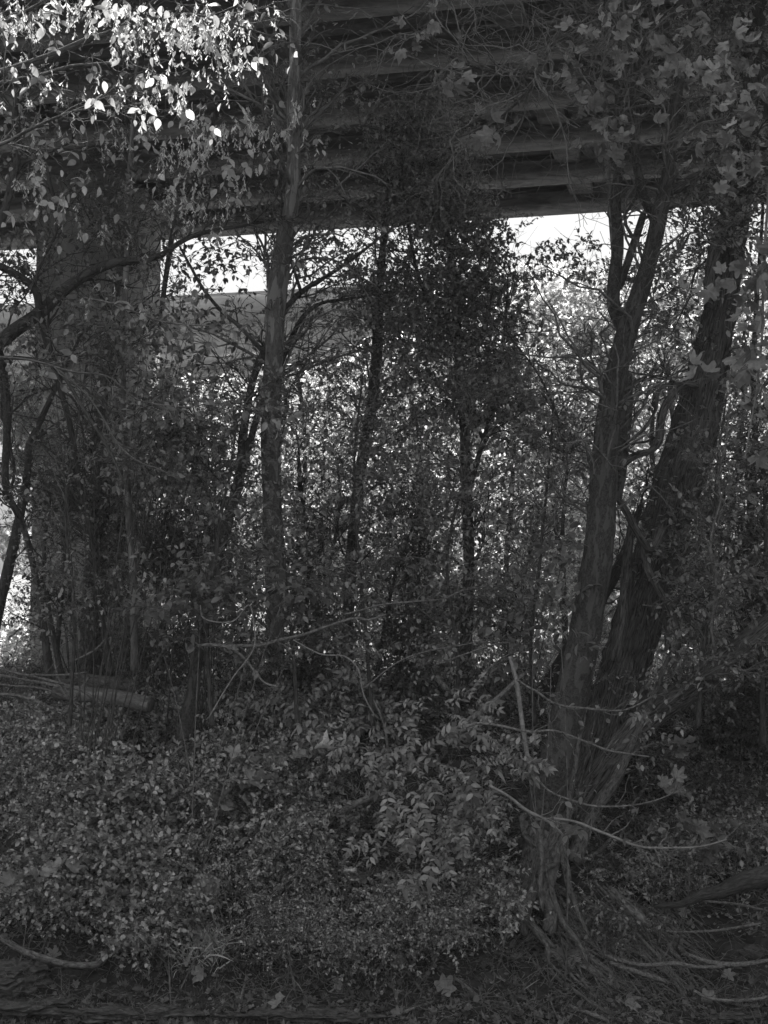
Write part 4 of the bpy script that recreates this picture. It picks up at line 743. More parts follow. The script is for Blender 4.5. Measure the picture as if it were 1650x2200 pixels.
# compound-leaved sapling hanging over the bank at the centre
def compound():
    root = empty('compound_leaved_sapling', gpt(800, 1760), 'sapling with rows of pale paired leaflets hanging over the centre of the bank', 'sapling')
    st = [stem([(660, 1815, 16), (700, 1775, 15), (750, 1735, 15), (795, 1715, 15), (830, 1695, 12), (880, 1650, 9), (930, 1590, 6)], 16.9, 16.4), stem([(930, 1560, 5), (990, 1600, 5), (1060, 1620, 4), (1110, 1650, 3)], 16.4, 16.1),
          stem([(830, 1700, 6), (835, 1640, 6), (825, 1560, 5), (800, 1500, 4)], 16.5, 16.3), stem([(985, 1565, 13), (1030, 1530, 12), (1075, 1495, 10), (1110, 1460, 9), (1140, 1440, 6)], 16.6, 17.0)]
    for k, s in enumerate(st): m_ = MB(); round_trunk(m_, s, 10, .08, seed=k); m_.build('stem', M['stick'], root)
    tw, lf = MB(), MB()
    for (cx, cy, rx, ry, Y, n, dx, dz) in [(820, 1640, 80, 40, 16.3, 22, .3, -.2), (780, 1610, 60, 30, 16.4, 12, -.8, -.2), (850, 1590, 70, 50, 16.4, 18, .5, -.1), (960, 1560, 90, 50, 16.4, 26, .8, -.1), (1000, 1500, 60, 35, 16.5, 12, .6, .1), (1060, 1610, 80, 40, 16.2, 20, .9, -.3), (1110, 1640, 50, 30, 16.2, 10, .9, -.3),
                                  (960, 1660, 90, 40, 16.3, 20, .5, -.7), (830, 1740, 40, 50, 16.1, 12, .1, -1.), (870, 1790, 50, 40, 16.0, 9, .6, -.9), (790, 1810, 40, 30, 16.0, 7, -.4, -.8), (900, 1740, 40, 40, 16.1, 9, -.1, -1.), (970, 1760, 60, 40, 16.1, 14, .3, -1.), (960, 1810, 60, 30, 16.0, 9, .2, -1.), (1060, 1720, 60, 50, 16.3, 14, .5, -.7),
                                  (900, 1700, 60, 40, 16.3, 12, .2, -.8), (840, 1520, 60, 40, 16.6, 12, .3, .1), (1010, 1700, 60, 40, 16.4, 12, .4, -.6), (720, 1560, 60, 50, 16.8, 12, -.2, -.2), (900, 1880, 40, 20, 15.9, 4, .2, -.7)]:
        q = rdir(n) * R.random((n, 1)) ** .5; p = P(cx + rx * q[:, 0], cy + ry * q[:, 2], Y - .2 + .15 * q[:, 1])
        ax = nrm(rdir(n) * .6 + [dx, -.25, dz]); no = nrm(rdir(n) * .55 + [0, -.7, .65]); wq = R.integers(0, 6, n); sz = .16 + .16 * R.random(n)
        for k in range(6): leaves(lf, p[wq == k], ax[wq == k], no[wq == k], sz[wq == k], PV[k])
    lf.build('foliage', M['leaf_mid'], root, False)
compound()
g = 'young compound-leaved seedlings'
def seedling(label, bl, size, tpl, mat='leaf_mid', n_up=.5):
    root = empty('leafy_seedling', gpt(bl[0][0], min(2150, bl[0][1] + 20)), label, 'seedling', g); lf, tw = MB(), MB()
    for (cx, cy, rx, ry, Y, n) in bl:
        q = rdir(n) * R.random((n, 1)) ** .5; p = P(cx + rx * q[:, 0], cy + ry * q[:, 2], Y + .12 * q[:, 1]); ax = nrm(rdir(n) * [1, .5, .5] + [0, -.2, -.15]); leaves(lf, p, ax, nrm(rdir(n) * (1 - n_up) + [0, -.5, .8]), size * (.7 + .5 * R.random(n)), tpl)
        b = p.copy(); b[:, 1] += .45; b[:, 0] += .15 * R.normal(size=n); b[:, 2] = G(b[:, 0], b[:, 1]) - .02; b[:, 2] = np.where(p[:, 2] - b[:, 2] > .35, p[:, 2] - .1, b[:, 2]); tt = np.linspace(0, 1, 5)[None, :, None]; tubes(tw, b[:, None] * (1 - tt) + p[:, None] * tt, np.full((n, 5), .0018), 3)
    tw.build('stem', M['twig'], root); lf.build('foliage', M[mat], root, False)
seedling('leaflets beside the lower double trunk, to its right', [(1440, 1560, 30, 30, 16.3, 7), (1400, 1530, 20, 20, 16.3, 4)], .2, PINH)
seedling('large leaves at the lower right, before the dark slope', [(1480, 1610, 40, 25, 16.2, 6), (1500, 1770, 50, 20, 15.9, 8), (1510, 1820, 50, 20, 15.9, 7), (1440, 1690, 40, 20, 16.2, 6)], .17, LOB[0], 'leaf_big')
seedling('scattered lobed leaves among the bush at the lower left', [(110, 1860, 40, 30, 15.9, 5), (150, 1920, 30, 20, 15.8, 5), (70, 1880, 40, 20, 15.9, 4), (230, 1930, 40, 30, 15.8, 5)], .16, LOB[1])
seedling('broad lobed leaves on the middle of the bank', [(480, 1730, 60, 30, 16.6, 9), (560, 1690, 50, 30, 16.8, 8), (540, 1640, 60, 30, 17, 8), (600, 1610, 60, 40, 17.1, 8)], .18, LOB[0])
seedling('drooping clump of leaflets under the double tree branches', [(1230, 1785, 25, 15, 15.7, 9), (1140, 1765, 12, 8, 15.8, 3)], .12, OVH, 'leaf_pale')
seedling('small fern-like fronds on the lower bank', [(325, 2020, 20, 20, 15.7, 5), (600, 1830, 30, 20, 16.2, 5), (1270, 1930, 20, 15, 16.1, 4), (480, 1860, 30, 20, 16, 4)], .2, FERN, 'privet')
seedling('broad shaded leaves along the top of the bank, centre', [(620, 1500, 70, 30, 17.5, 12), (730, 1460, 60, 30, 17.5, 10), (530, 1490, 60, 25, 17.6, 8), (770, 1430, 50, 30, 17.6, 8)], .2, PINH, 'leaf')

# ------------------------------------------------------------------ grass tufts
g = 'tufts of grass'
def tuft(label, bl, mat, size=.35, flat=1.0):
    m_ = MB()
    for (px, py, sp_, n, sz) in bl:
        c = gpt(px, py); p = c + R.normal(size=(n, 3)) * [sp_, sp_ * .6, 0]; p[:, 2] = G(p[:, 0], p[:, 1]); ax = nrm(rdir(n) * [1, 1, .5] + [0, -.35, .75]); leaves(m_, p, ax, nrm(np.cross(ax, rdir(n))), sz * (.5 + .8 * R.random(n)), BL)
    return tag(m_.build('grass_tuft', M[mat], smooth=False), label, 'grass', g)
tuft('pale dry grass tuft below the pale stone on the lower bank', [(440, 2055, .10, 90, .36), (470, 2040, .07, 60, .36), (395, 2075, .06, 30, .3)], 'grass_dry')
tuft('long dark grass left of the double tree', [(1010, 1870, .12, 90, .3), (960, 1880, .12, 60, .26)], 'grass')
tuft('grass hanging over the dark hollow above the pale stone', [(400, 1800, .12, 70, .26), (430, 1790, .08, 40, .3)], 'grass')
tuft('short grass blades along the bare edge at the lower left', [(620, 2090, .2, 80, .22), (520, 2080, .15, 60, .2), (330, 2060, .2, 60, .22)], 'grass')
tuft('wispy grass by the sapling limb in the centre', [(620, 1760, .1, 60, .4), (650, 1740, .1, 50, .4), (700, 1890, .15, 40, .3)], 'grass')
tuft('sparse weedy blades among the bushes at the lower left', [(R.uniform(20, 420), R.uniform(1700, 2030), .15, 30, .3) for _ in range(14)], 'grass')
tuft('sparse weedy blades among the bushes of the lower centre', [(R.uniform(450, 1080), R.uniform(1640, 2050), .15, 30, .3) for _ in range(20)], 'grass')
tuft('tufts between the roots and the fallen sticks', [(1230, 1960, .2, 60, .22), (1300, 1940, .2, 60, .2), (1120, 2060, .15, 40, .2)], 'grass')
# ground plants and litter that nobody could count
m_ = MB(); n = 30000; px = R.uniform(-60, 1710, n); x = (px - 825) / F; Yy = 15.55 + 5.5 * R.random(n) ** 1.1; p = np.stack([x * Yy, Yy, 0 * x], -1)
k = (vnoise(p * 2.6, 77) + .2 * R.random(n) > .64) & ((px < 1150) | (R.random(n) < .45)) & (Yy > 16.15 + .3 * R.random(n) + .75 * np.clip((x * Yy - 1) / 2.5, 0, 1)); p = p[k]; p[:, 2] = G(p[:, 0], p[:, 1]) + .01 + .05 * R.random(len(p)); nn = len(p)
leaves(m_, p, nrm(rdir(nn) * [1, 1, .3]), nrm(rdir(nn) * .55 + [0, -.4, .8]), .035 + .05 * R.random(nn), OVR)
tag(m_.build('ground_cover', M['privet'], smooth=False), 'low leafy ground cover over the bank', 'ground cover', kind='stuff')
m_ = MB(); n = 26000; px = R.uniform(-60, 1710, n); x = (px - 825) / F; Yy = 15.6 + 12 * R.random(n) ** 1.7; p = np.stack([x * Yy, Yy, 0 * x], -1); p[:, 2] = G(p[:, 0], p[:, 1]) + .008
for q in range(4):
    s_ = slice(q, None, 4); pp = p[s_]; nn = len(pp); leaves(m_, pp, nrm(rdir(nn) * [1, 1, .3]), nrm(rdir(nn) * .5 + [0, -.3, 1]), .03 + .07 * R.random(nn) ** 2, [OV, OVR, LOB[0], LOB[3]][q])
tag(m_.build('leaf_litter', M['litter'], smooth=False), 'brown fallen leaves and litter over the soil', 'leaf litter', kind='stuff')
m_ = MB(); n = 7500; px = R.uniform(-60, 1710, n); x = (px - 825) / F; Yy = 15.7 + 4.5 * R.random(n); p = np.stack([x * Yy, Yy, 0 * x], -1); p[:, 2] = G(p[:, 0], p[:, 1]) + .02
d = nrm(rdir(n) * [1, .6, .5] + [.15, -.2, .1]); out = [p]
for _ in range(6): out.append(out[-1] + d * (.03 + .05 * R.random((n, 1)))); d = nrm(d + R.normal(size=(n, 3)) * .22)
tubes(m_, np.stack(out, 1), np.broadcast_to((.0022 + .005 * R.random((n, 1)) ** 3) * np.linspace(1, .5, 7)[None], (n, 7)), 4)
tag(m_.build('fallen_twigs', M['stick']), 'fine dead twigs and vine stems tangled over the bank', 'twigs', kind='stuff')
m_ = MB(); n = 700; px = R.uniform(-60, 1710, n); x = (px - 825) / F; Yy = 19.3 + 2.5 * R.random(n); p = np.stack([x * Yy, Yy, 0 * x], -1); p[:, 2] = G(p[:, 0], p[:, 1])
d = nrm(rdir(n) * [.7, .4, .2] + [0, 0, 1]); out = [p]; st_ = .05 + .16 * R.random((n, 1))
for _ in range(8): out.append(out[-1] + d * st_); d = nrm(d + R.normal(size=(n, 3)) * .45)
tubes(m_, np.stack(out, 1), np.broadcast_to((.0028 + .004 * R.random((n, 1)) ** 2) * np.linspace(1, .4, 9)[None], (n, 9)), 4)
tag(m_.build('undergrowth_stems', M['twig_dark']), 'thin upright stems of the undergrowth', 'undergrowth', kind='stuff')
m_ = MB()
for n, mt in ((900, 'stick'),):
    px = R.uniform(-60, 1420, n); x = (px - 825) / F; Yy = 15.95 + 1.9 * R.random(n); p = np.stack([x * Yy, Yy, 0 * x], -1); p[:, 2] = G(p[:, 0], p[:, 1])
    d = nrm(rdir(n) * [1, .5, .3] + [0, -.55, .8]); out = [p]; st_ = .035 + .06 * R.random((n, 1)); sg = R.normal(size=(n, 1)) * .12
    for _ in range(9): out.append(out[-1] + d * st_); d = nrm(d + R.normal(size=(n, 3)) * .16 + [0, 0, -.09] + sg * [1, 0, 0])
    tubes(m_, np.stack(out, 1), np.broadcast_to((.0022 + .0035 * R.random((n, 1)) ** 3) * np.linspace(1, .4, 10)[None], (n, 10)), 4)
tag(m_.build('dry_stems', M['stick']), 'dry arching stems tangled through the bushes of the bank', 'stems', kind='stuff')
# hanging rootlets under the cut bank
m_ = MB(); n = 500; px = R.uniform(250, 1400, n); x = (px - 825) / F; Yy = 15.95 + .5 * R.random(n); p = np.stack([x * Yy, Yy, 0 * x], -1); p[:, 2] = G(p[:, 0], p[:, 1]) + .02
d = nrm(rdir(n) * [.6, .2, .3] + [0, -.35, -.8]); out = [p]
for _ in range(6): out.append(out[-1] + d * (.01 + .05 * R.random((n, 1)))); d = nrm(d + R.normal(size=(n, 3)) * .3)
tubes(m_, np.stack(out, 1), np.broadcast_to((.002 + .004 * R.random((n, 1)) ** 2) * np.linspace(1, .5, 7)[None], (n, 7)), 4)
tag(m_.build('hanging_rootlets', M['stick']), 'fine roots hanging from the cut edge of the bank', 'roots', kind='stuff')

# ------------------------------------------------------------------ logs, rocks and scraps
def log(label, pts, Y0, Y1, mat='bark_root', end=True, name='fallen_log', cat='log', group='cut logs'):
    s = stem(pts, Y0, Y1, .008); root = empty(name, s[len(s) // 2][:3] - [0, 0, s[0, 3]], label, cat, group); m_ = MB(); s2 = s.copy()
    tubes(m_, s2[None, :, :3], s2[None, :, 3], 24, lambda pa, th: 1 + (fbm(np.stack([np.cos(th)[None, None] + 0 * pa[..., :1], np.sin(th)[None, None] + 0 * pa[..., :1], pa[..., :1] * 4 + 0 * th[None, None]], -1) * 1.5, 4, 3) - .5) * .2)
    m_.build('bark', M[mat], root)
    if end:
        m_ = MB(); t = nrm(s[-1, :3] - s[-4, :3]); e = np.stack([s[-1, :3] + t * .002, s[-1, :3] + t * .014]); tubes(m_, e[None], np.array([[s[-1, 3] * .93, s[-1, 3] * .86]]), 24); m_.build('cut_end', M['cutwood'], root)
    return root
log('pale mossy log with its dark sawn end facing right, front of the two', [(120, 1486, 34), (180, 1492, 34), (250, 1501, 34), (322, 1514, 36)], 18.3, 17.9, 'bark_pale')
log('darker log lying behind the pale sawn log', [(100, 1462, 34), (180, 1464, 34), (240, 1470, 32), (300, 1478, 30)], 19.5, 19.3, 'bark_root')
log('weathered fallen trunk at the lower right edge, pointing into the slope', [(1720, 1855, 50), (1650, 1882, 46), (1600, 1893, 42), (1550, 1915, 30), (1510, 1922, 26), (1465, 1942, 16), (1405, 1948, 9)], 15.9, 16.4, 'bark', False, 'fallen_tree', 'fallen tree', None)
log('pale rotting branch lying down the slope right of the roots', [(1315, 1912, 18), (1340, 1940, 22), (1370, 1965, 22), (1395, 1990, 14)], 16.3, 16.15, 'bark_root', True, 'rotten_branch', 'branch', None)
def rock(name, label, cat, px, py, sx, sy, sz, mat, group=None, seed=0, Y=None, lay=False, up=.0):
    c = P(px, py, Y) if Y else gpt(px, py); n1, n2 = 70, 220; u = np.linspace(0, math.pi, n1)[:, None]; v = np.linspace(0, 2 * math.pi, n2)[None]
    D = np.stack([np.sin(u) * np.cos(v), np.sin(u) * np.sin(v), np.cos(u) + 0 * v], -1); D = np.sign(D) * np.abs(D) ** (.7 if lay else .85)
    rr = 1 + (fbm(D * 1.7 + seed, seed, 4) - .5) * .9; V = D * rr[..., None] * [sx, sy, sz]
    if lay: V = V + nrm(D) * [1, 1, .3] * ((fbm(np.stack([V[..., 0] * 9, V[..., 1] * 9, V[..., 2] * 60], -1), seed + 3, 4) - .5) * .22)[..., None] + np.array([0, 0, 1]) * ((fbm(np.stack([V[..., 0] * 5, V[..., 1] * 5, 0 * V[..., 2]], -1), seed + 9, 4) - .5) * sz * 1.6)[..., None]
    V = V + c + [0, 0, up]; i = (np.arange(n1 - 1) * n2)[:, None] + np.arange(n2 - 1)[None]; m_ = MB(); m_.add(V.reshape(-1, 3), np.stack([i, i + n2, i + n2 + 1, i + 1], -1).reshape(-1, 4))
    return tag(m_.build(name, M[mat]), label, cat, group)
rock('stone', 'pale rounded stone set in the bank above the dry grass', 'stone', 442, 1908, .13, .10, .14, 'rock_pale', seed=2, Y=ghit(442, 1940) - .28)
rock('stone', 'low flat pale stone at the lower right edge of the bank', 'stone', 1618, 2045, .14, .1, .07, 'rock', seed=5)
rock('rock_ledge', 'layered rock ledge at the bottom left corner beneath the curved root', 'rock', 30, 2105, .35, .22, .16, 'rock', seed=8, lay=True)
rock('rock_ledge', 'thin broken rock shelf at the waterline, bottom left', 'rock', 250, 2172, .85, .18, .055, 'rock', seed=11, lay=True)
rock('rock_ledge', 'lowest rock shelf touching the water in the bottom left corner', 'rock', 40, 2160, .5, .2, .07, 'rock', seed=14, lay=True)
rock('rock_ledge', 'dim rock shelf at the waterline near the bottom centre', 'rock', 640, 2178, .8, .18, .045, 'rock', seed=17, lay=True)
rock('rock_ledge', 'small flat rock at the waterline in the bottom right corner', 'rock', 1580, 2185, .3, .15, .04, 'rock', seed=20, lay=True)
# folded paper-like scrap and foil
m_ = MB(); c = P(690, 1588, 16.35); s_ = .11; V = c + np.array([[-.7, 0, -.9], [.9, .1, -.8], [.55, .05, .95], [.1, -.35, 0], [0, .3, -.1]]) * s_; m_.add(V, [[0, 1, 3], [1, 2, 3], [2, 0, 3], [0, 4, 1], [1, 4, 2], [2, 4, 0]])
tag(m_.build('plastic_scrap', M['grass_dry'], smooth=False), 'pale triangular folded scrap caught among the leaves at the centre', 'scrap')
m_ = MB(); c = P(750, 1870, ghit(750, 1880) - .3); n1, n2 = 10, 14; u = np.linspace(-1, 1, n2)[None]; v = np.linspace(0, 2 * math.pi, n1)[:, None]
V = np.stack([u * .08 + 0 * v, np.cos(v) * .03 + 0 * u, np.sin(v) * .035 + 0 * u], -1); V += (R.random(V.shape) - .5) * .022; V += c; V[-1] = V[0]
i = (np.arange(n1 - 1) * n2)[:, None] + np.arange(n2 - 1)[None]; m_.add(V.reshape(-1, 3), np.stack([i, i + 1, i + n2 + 1, i + n2], -1).reshape(-1, 4))
tag(m_.build('foil_wrapper', M['foil'], smooth=False), 'crumpled shiny wrapper lying on the bank below the hanging leaflets', 'litter')

# ------------------------------------------------------------------ branches, sticks and roots lying or crossing
def br(name, label, pts, Y0, Y1, mat, cat='branch', group=None, sub=(0, .3), seed=0, lift=None, lf=None):
    root = None; s = stem(pts, Y0, Y1, .022, seed, .035); m_ = MB(); round_trunk(m_, s, 10, .3, 22, seed=seed)
    if sub[0]:
        q = resample(s, 20)[None]; p, r = grow(q[..., :3], q[..., 3], sub[0], sub[1], 7, .05, wig=.22); tubes(m_, p, r, 4); p2, r2 = grow(p, r, sub[0], sub[1] * .5, 5, 0, wig=.2); tubes(m_, p2, r2, 3)
        if lf: ml = MB(); leaf_on(ml, p2, lf[0], lf[1], lf[2], .4, .4, t0=.6)
    if sub[0] and lf:
        root = empty(name, s[0, :3], label, cat, group); m_.build('stem', M[mat], root); ml.build('leaves', M[lf[3]], root, False); return root
    return tag(m_.build(name, M[mat]), label, cat, group)
LP = (1, .08, OVH, 'leaf_big')
br('drooping_branch', 'thin pale branch drooping to the right across the flare of the double tree', [(1052, 1688, 7), (1090, 1713, 7), (1130, 1745, 7), (1180, 1768, 6), (1215, 1795, 4)], 15.2, 15.2, 'twig_pale', sub=(16, .25), lf=LP)
br('drooping_branch', 'long thin branch running right from the roots over the dark slope', [(1190, 1758, 5), (1240, 1768, 6), (1300, 1790, 6), (1370, 1816, 6), (1430, 1820, 5), (1500, 1818, 4), (1560, 1805, 3)], 15.2, 15.0, 'twig_pale', sub=(22, .28), lf=(1, .08, OVH, 'leaf_big'))
br('crossing_branch', 'thin arched branch crossing the double trunk just above its flare', [(1000, 1562, 5), (1030, 1554, 6), (1080, 1558, 6), (1140, 1571, 6), (1190, 1571, 5), (1260, 1594, 5), (1310, 1612, 5), (1400, 1625, 4)], 15.4, 15.6, 'stick', sub=(22, .3), lf=(1, .07, OVH, 'leaf'))
br('crossing_branch', 'thin branch sagging across the lower double trunk', [(1150, 1670, 4), (1180, 1698, 4), (1230, 1718, 4), (1280, 1731, 4), (1340, 1730, 4), (1400, 1720, 3), (1460, 1700, 3)], 15.6, 15.6, 'stick', sub=(16, .3), lf=(1, .08, OVH, 'leaf_big'))
br('crossing_branch', 'thin horizontal branch crossing the double trunk high above the flare', [(1110, 1460, 5), (1150, 1485, 5), (1195, 1515, 5), (1260, 1523, 5), (1340, 1526, 4), (1400, 1500, 3)], 15.8, 16, 'stick', sub=(18, .28), lf=(1, .07, OVH, 'leaf'))
br('hanging_branch', 'pale knobbly dead branch hanging left of the double trunk', [(1095, 1410, 7), (1108, 1470, 9), (1116, 1530, 9), (1126, 1590, 10), (1135, 1635, 10), (1148, 1670, 9), (1160, 1693, 6)], 16.1, 16.0, 'twig_pale', sub=(5, .12))
br('horizontal_branch', 'long wavy branch reaching right from the foot of the forked tree', [(425, 1388, 7), (455, 1385, 8), (500, 1388, 8), (560, 1388, 8), (600, 1376, 7), (650, 1362, 7), (700, 1345, 6), (760, 1328, 6), (790, 1332, 5), (830, 1318, 4)], 16.7, 16.6, 'stick', sub=(8, .3), lf=(1, .08, OVH, 'leaf'))
br('horizontal_branch', 'branch arching down to a leafy tip between the forked and slender trees', [(455, 1386, 6), (490, 1392, 6), (520, 1412, 6), (545, 1445, 6), (565, 1468, 5), (598, 1478, 4)], 16.6, 16.5, 'stick', sub=(6, .16), lf=(2, .09, OVH, 'leaf_big'))
br('vine', 'thin looping vine hanging in an oval right of the forked tree', [(430, 1300, 3), (440, 1330, 3), (500, 1335, 3), (535, 1300, 3), (543, 1350, 3), (540, 1400, 3), (500, 1460, 3), (450, 1545, 3)], 16.5, 16.5, 'twig_pale', cat='vine')
br('vine', 'thin looping vine dropping from the centre leaves toward the bank', [(630, 1375, 3), (690, 1405, 3), (740, 1410, 3), (770, 1440, 3), (780, 1490, 3), (800, 1530, 3), (815, 1545, 2)], 16.5, 16.4, 'twig_pale', cat='vine')
br('long_branch', 'thin straight branch slanting down to the right across the left middle', [(120, 790, 4), (180, 840, 4), (225, 905, 4), (262, 962, 3), (310, 1000, 3), (345, 1012, 3), (400, 1040, 2)], 14.5, 14.9, 'twig', sub=(8, .25), lf=(2, .09, OVH, 'leaf_big'))
br('long_branch', 'leafy branch crossing the left middle below the arching bough', [(-20, 765, 4), (60, 772, 4), (150, 800, 4), (230, 812, 3), (300, 860, 3), (390, 872, 3), (470, 862, 2), (560, 880, 2)], 13.5, 14.4, 'twig', sub=(26, .35), lf=(3, .085, OVH, 'leaf'))
br('long_branch', 'thin leafy branch high in the left half, over the second bridge', [(180, 640, 4), (260, 660, 4), (350, 690, 4), (450, 700, 3), (520, 720, 2)], 13.5, 13.8, 'twig', sub=(18, .3), lf=(3, .08, OVH, 'leaf'))
br('centre_limb', 'grey forked limb leaning out of the bank at the centre, below the hanging leaflets', [(615, 1795, 5), (650, 1780, 7), (680, 1778, 10)], 16.3, 16.4, 'stick')
for i, (pts, lab) in enumerate([([(740, 1320, 4), (820, 1300, 4), (940, 1290, 4), (1000, 1265, 4), (1090, 1260, 3)], 'fine pale branch crossing the vine-clad trunk below'), ([(780, 1480, 3), (860, 1420, 3), (960, 1390, 3), (1050, 1380, 3), (1100, 1410, 3)], 'fine branch low between inner trunk and double tree'), ([(1010, 1490, 3), (1060, 1430, 4), (1120, 1400, 4), (1140, 1440, 3)], 'short crooked twig beside the hanging dead branch'),
     ([(960, 1420, 3), (1080, 1380, 4), (1120, 1400, 3)], 'thin dark twig right of the vine-clad trunk foot'), ([(1380, 1300, 3), (1410, 1305, 4), (1440, 1290, 3)], 'short pale twig across the shaggy trunk')]):
    br('fine_branch', lab, pts, 16.9, 17.1, 'stick', group='fine crossing branches', sub=(10, .3), seed=i)
# pile of cut branches at the left
pile = [([(-20, 1430, 5), (80, 1455, 6), (150, 1475, 6), (210, 1510, 6), (240, 1545, 6), (258, 1575, 5), (262, 1590, 4)], 'longest curved branch of the pile, arching over the pale log'), ([(190, 1455, 8), (170, 1490, 8), (150, 1520, 7), (138, 1538, 6)], 'short thick pale stick leaning across the pile'),
        ([(-20, 1490, 7), (50, 1498, 7), (120, 1522, 7), (180, 1540, 5)], 'thick grey branch along the bottom of the pile'), ([(60, 1450, 4), (140, 1448, 5), (190, 1440, 4)], 'short twig on top of the pile, nearly level'), ([(-20, 1540, 9), (40, 1560, 10), (70, 1592, 9), (130, 1625, 8)], 'curved dark branch in front, sinking into the bush'),
        ([(110, 1385, 4), (125, 1450, 4), (150, 1500, 4), (190, 1545, 3)], 'thin straight twig standing steeply in the pile'), ([(0, 1470, 4), (90, 1480, 5), (170, 1512, 4), (225, 1535, 3)], 'thin twig among the middle of the pile'), ([(150, 1425, 4), (200, 1400, 5), (230, 1370, 5)], 'stick rising right toward the stout trunk'),
        ([(40, 1640, 4), (90, 1600, 5), (120, 1560, 4)], 'pale stick sticking out of the bush at the left edge'), ([(0, 1450, 5), (100, 1470, 6), (130, 1476, 5)], 'short grey branch at the upper left of the pile')]
for i, (pts, lab) in enumerate(pile): br('cut_branch', lab, pts, 18.2, 17.9 if i else 17.5, 'stick', group='pile of cut branches', sub=(3, .3), seed=i)
# curved root bottom left
br('curved_root', 'thick curved root sagging above the rock ledge at the bottom left', [(-40, 2000, 14), (0, 2016, 14), (50, 2042, 15), (100, 2060, 16), (150, 2070, 16), (200, 2070, 15), (222, 2058, 13), (228, 2036, 9)], 15.75, 15.75, 'bark_root', 'root', sub=(3, .2))
stk = [([(1300, 2052, 9), (1360, 2070, 9), (1400, 2072, 9), (1450, 2068, 10), (1500, 2075, 8), (1560, 2074, 7)], 15.6, 'wavy grey branch on the bank at the lower right'), ([(1310, 2068, 8), (1360, 2085, 10), (1420, 2104, 11), (1440, 2112, 7)], 15.5, 'straight thick stick pointing down right at the lower right'),
       ([(1480, 2052, 8), (1540, 2070, 11), (1600, 2070, 10), (1660, 2060, 8)], 15.65, 'smooth branch at the right edge above the sand'), ([(1490, 2128, 6), (1530, 2146, 7), (1590, 2150, 7), (1660, 2140, 7)], 15.45, 'pale thin branch lying on the sand at the bottom right'), ([(1360, 1995, 7), (1420, 2060, 8), (1460, 2110, 8), (1475, 2140, 5)], 15.9, 'long straight stick sloping down right from the root mass'),
       ([(1250, 1925, 6), (1330, 1990, 7), (1400, 2050, 7), (1450, 2110, 5)], 16.0, 'long thin stick parallel to the sloping one'), ([(1145, 2050, 9), (1200, 2050, 10), (1245, 2040, 13), (1252, 2010, 13), (1235, 2025, 8)], 15.9, 'hooked root tip looping beneath the double tree'), ([(1090, 2060, 6), (1130, 2040, 8), (1150, 2010, 9), (1175, 1990, 9), (1185, 1960, 7)], 15.95, 'root running down left from the double tree'),
       ([(1150, 1990, 5), (1200, 2060, 6), (1240, 2110, 6)], 15.9, 'thin stick crossing below the roots'), ([(1060, 2090, 6), (1090, 2120, 6), (1130, 2190, 6)], 15.6, 'thin stick slanting to the water in the bottom centre'), ([(975, 2100, 6), (1010, 2130, 7), (1035, 2150, 7)], 15.7, 'short stick pointing down in the bottom centre'),
       ([(870, 2075, 5), (890, 2105, 6), (912, 2132, 5)], 15.6, 'pale short stick leaning in the lower centre'), ([(1300, 2000, 10), (1300, 2060, 10), (1330, 2120, 10), (1350, 2160, 9)], 15.8, 'mossy root running down the lower right bank'), ([(840, 2185, 6), (900, 2165, 6), (960, 2150, 5)], 15.5, 'stick lying just above the water at bottom centre'),
       ([(1220, 2160, 8), (1260, 2175, 9), (1310, 2195, 8)], 15.5, 'dark stick in the bottom right of centre'), ([(1180, 2080, 7), (1210, 2110, 8), (1290, 2165, 8), (1330, 2175, 6)], 15.65, 'long root lying along the foot of the bank'), ([(520, 2130, 5), (515, 2165, 6), (508, 2180, 5), (530, 2090, 6)], 15.6, 'forked rootlet on the bare soil at lower left'),
       ([(590, 2110, 4), (620, 2090, 5), (650, 2085, 5), (660, 2070, 4)], 15.7, 'curved twig poking out from under the fine-leaved bush'), ([(820, 1975, 4), (870, 2000, 5), (940, 2030, 4)], 15.9, 'thin twig across the fine-leaved patch'), ([(1430, 2000, 4), (1530, 2000, 5), (1640, 1985, 5)], 15.9, 'thin twig at right, level above the smooth branch'),
       ([(1210, 1880, 8), (1250, 1850, 11), (1290, 1825, 10), (1320, 1790, 6)], 16.5, 'mossy stub rising right from behind the roots'), ([(1420, 1950, 5), (1480, 1935, 5), (1560, 1940, 6), (1650, 1958, 5)], 15.9, 'thin crooked branch under the fallen trunk'), ([(470, 1900, 4), (540, 1930, 4), (650, 1935, 4)], 16.0, 'thin level twig right of the pale stone'),
       ([(1330, 2150, 5), (1400, 2190, 6), (1450, 2200, 4)], 15.4, 'thin root end at the waterline right'), ([(1090, 1990, 4), (1150, 2070, 5), (1180, 2130, 4), (1200, 2190, 3)], 15.7, 'long thin pale rootlet hanging to the water')]
for i, (pts, Y, lab) in enumerate(stk):
    # rest on the bank
    q = [(a, b, c, min(ghit(a, b) - .02, Y + .8)) for a, b, c in pts]; br('fallen_stick', lab, q, Y, Y, 'bark_root' if i in (6, 7, 12, 15) else 'stick', group='sticks and roots on the lower bank', sub=(5 if i % 2 else 3, .26), seed=i)
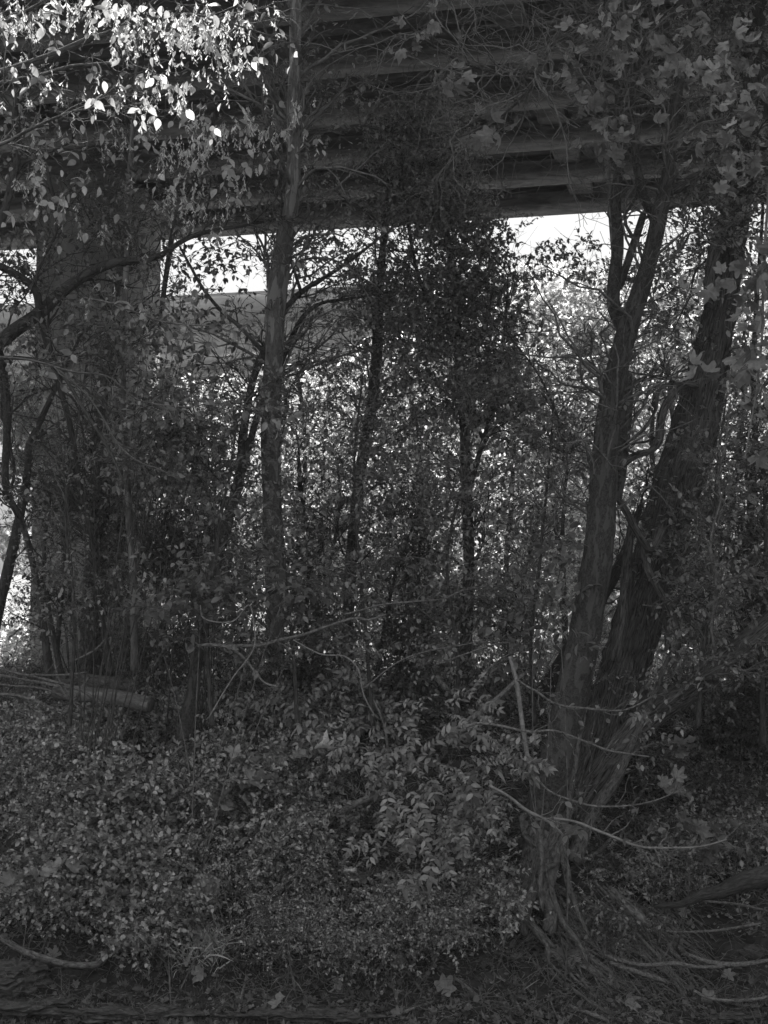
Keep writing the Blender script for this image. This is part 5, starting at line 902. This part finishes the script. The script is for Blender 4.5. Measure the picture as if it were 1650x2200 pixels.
# radiating roots and sticks down the slope on the right
m_ = MB(); n = 190
for i in range(n):
    x0 = R.uniform(1150, 1450); y0 = R.uniform(1890, 2080); L_ = R.uniform(50, 210); a = math.radians(R.uniform(28, 62)); pts = [(x0 + L_ * u * math.cos(a) + R.normal() * 3, y0 + L_ * u * math.sin(a) + R.normal() * 3, (3 + 7 * R.random() ** 2) * (1.2 - u)) for u in (0, .35, .7, 1)]
    q = [(a_, min(b_, 2180), c_, ghit(a_, min(b_, 2180)) - .015) for a_, b_, c_ in pts]; s = stem(q, 16, 16, .012, i); tubes(m_, resample(s, 12)[None, :, :3], resample(s, 12)[None, :, 3], 6)
tag(m_.build('root_tangle', M['stick']), 'tangle of dead sticks and roots spilling down the slope right of the double tree', 'roots', kind='stuff')

# individual large fallen leaves
fl = [(265, 2050), (395, 2090), (312, 1970), (905, 1993), (975, 1988), (1140, 2018), (1245, 2060), (1340, 2150), (1210, 2065), (850, 2135), (1505, 2145), (1230, 1990), (870, 2060), (1455, 1965), (1095, 1905), (130, 2050), (415, 2105), (640, 1930), (1310, 2110), (1410, 2170), (730, 2110), (945, 2140), (1560, 2110), (1340, 2030), (590, 2150), (770, 1900)]
nm = ['beside the curved root', 'under the curved root end', 'left of the dry grass', 'left of a pair below the sapling', 'right of a pair below the sapling', 'under the double tree roots', 'by the hooked root tip', 'near the foot of the mossy root', 'between root tip and thin stick', 'low at bottom centre', 'at the sand on the right', 'in front of the exposed roots', 'in the fine-leaved patch', 'on the dark slope at right', 'left of the root flare', 'above the rock ledge', 'on bare soil below the curved root', 'beside the level twig', 'among the sloping sticks', 'near the water at right', 'under the fine-leaved bush', 'above the water at centre', 'on the sand by the right edge', 'in the sloping sticks, upper', 'at the waterline left of centre', 'near the shiny wrapper']
for i, ((px, py), s_) in enumerate(zip(fl, nm)):
    m_ = MB(); c = gpt(px, py) + np.array([0, -.04, .04]); leaves(m_, c[None], nrm(rdir(1) * [1, .4, .6]), nrm(rdir(1) * .5 + [0, -.8, .5]), .12 + .09 * R.random(1), LOB[i % 4])
    tag(m_.build('fallen_leaf', M['dry'], smooth=False), 'curled pale fallen leaf ' + s_, 'leaf', 'large fallen leaves')
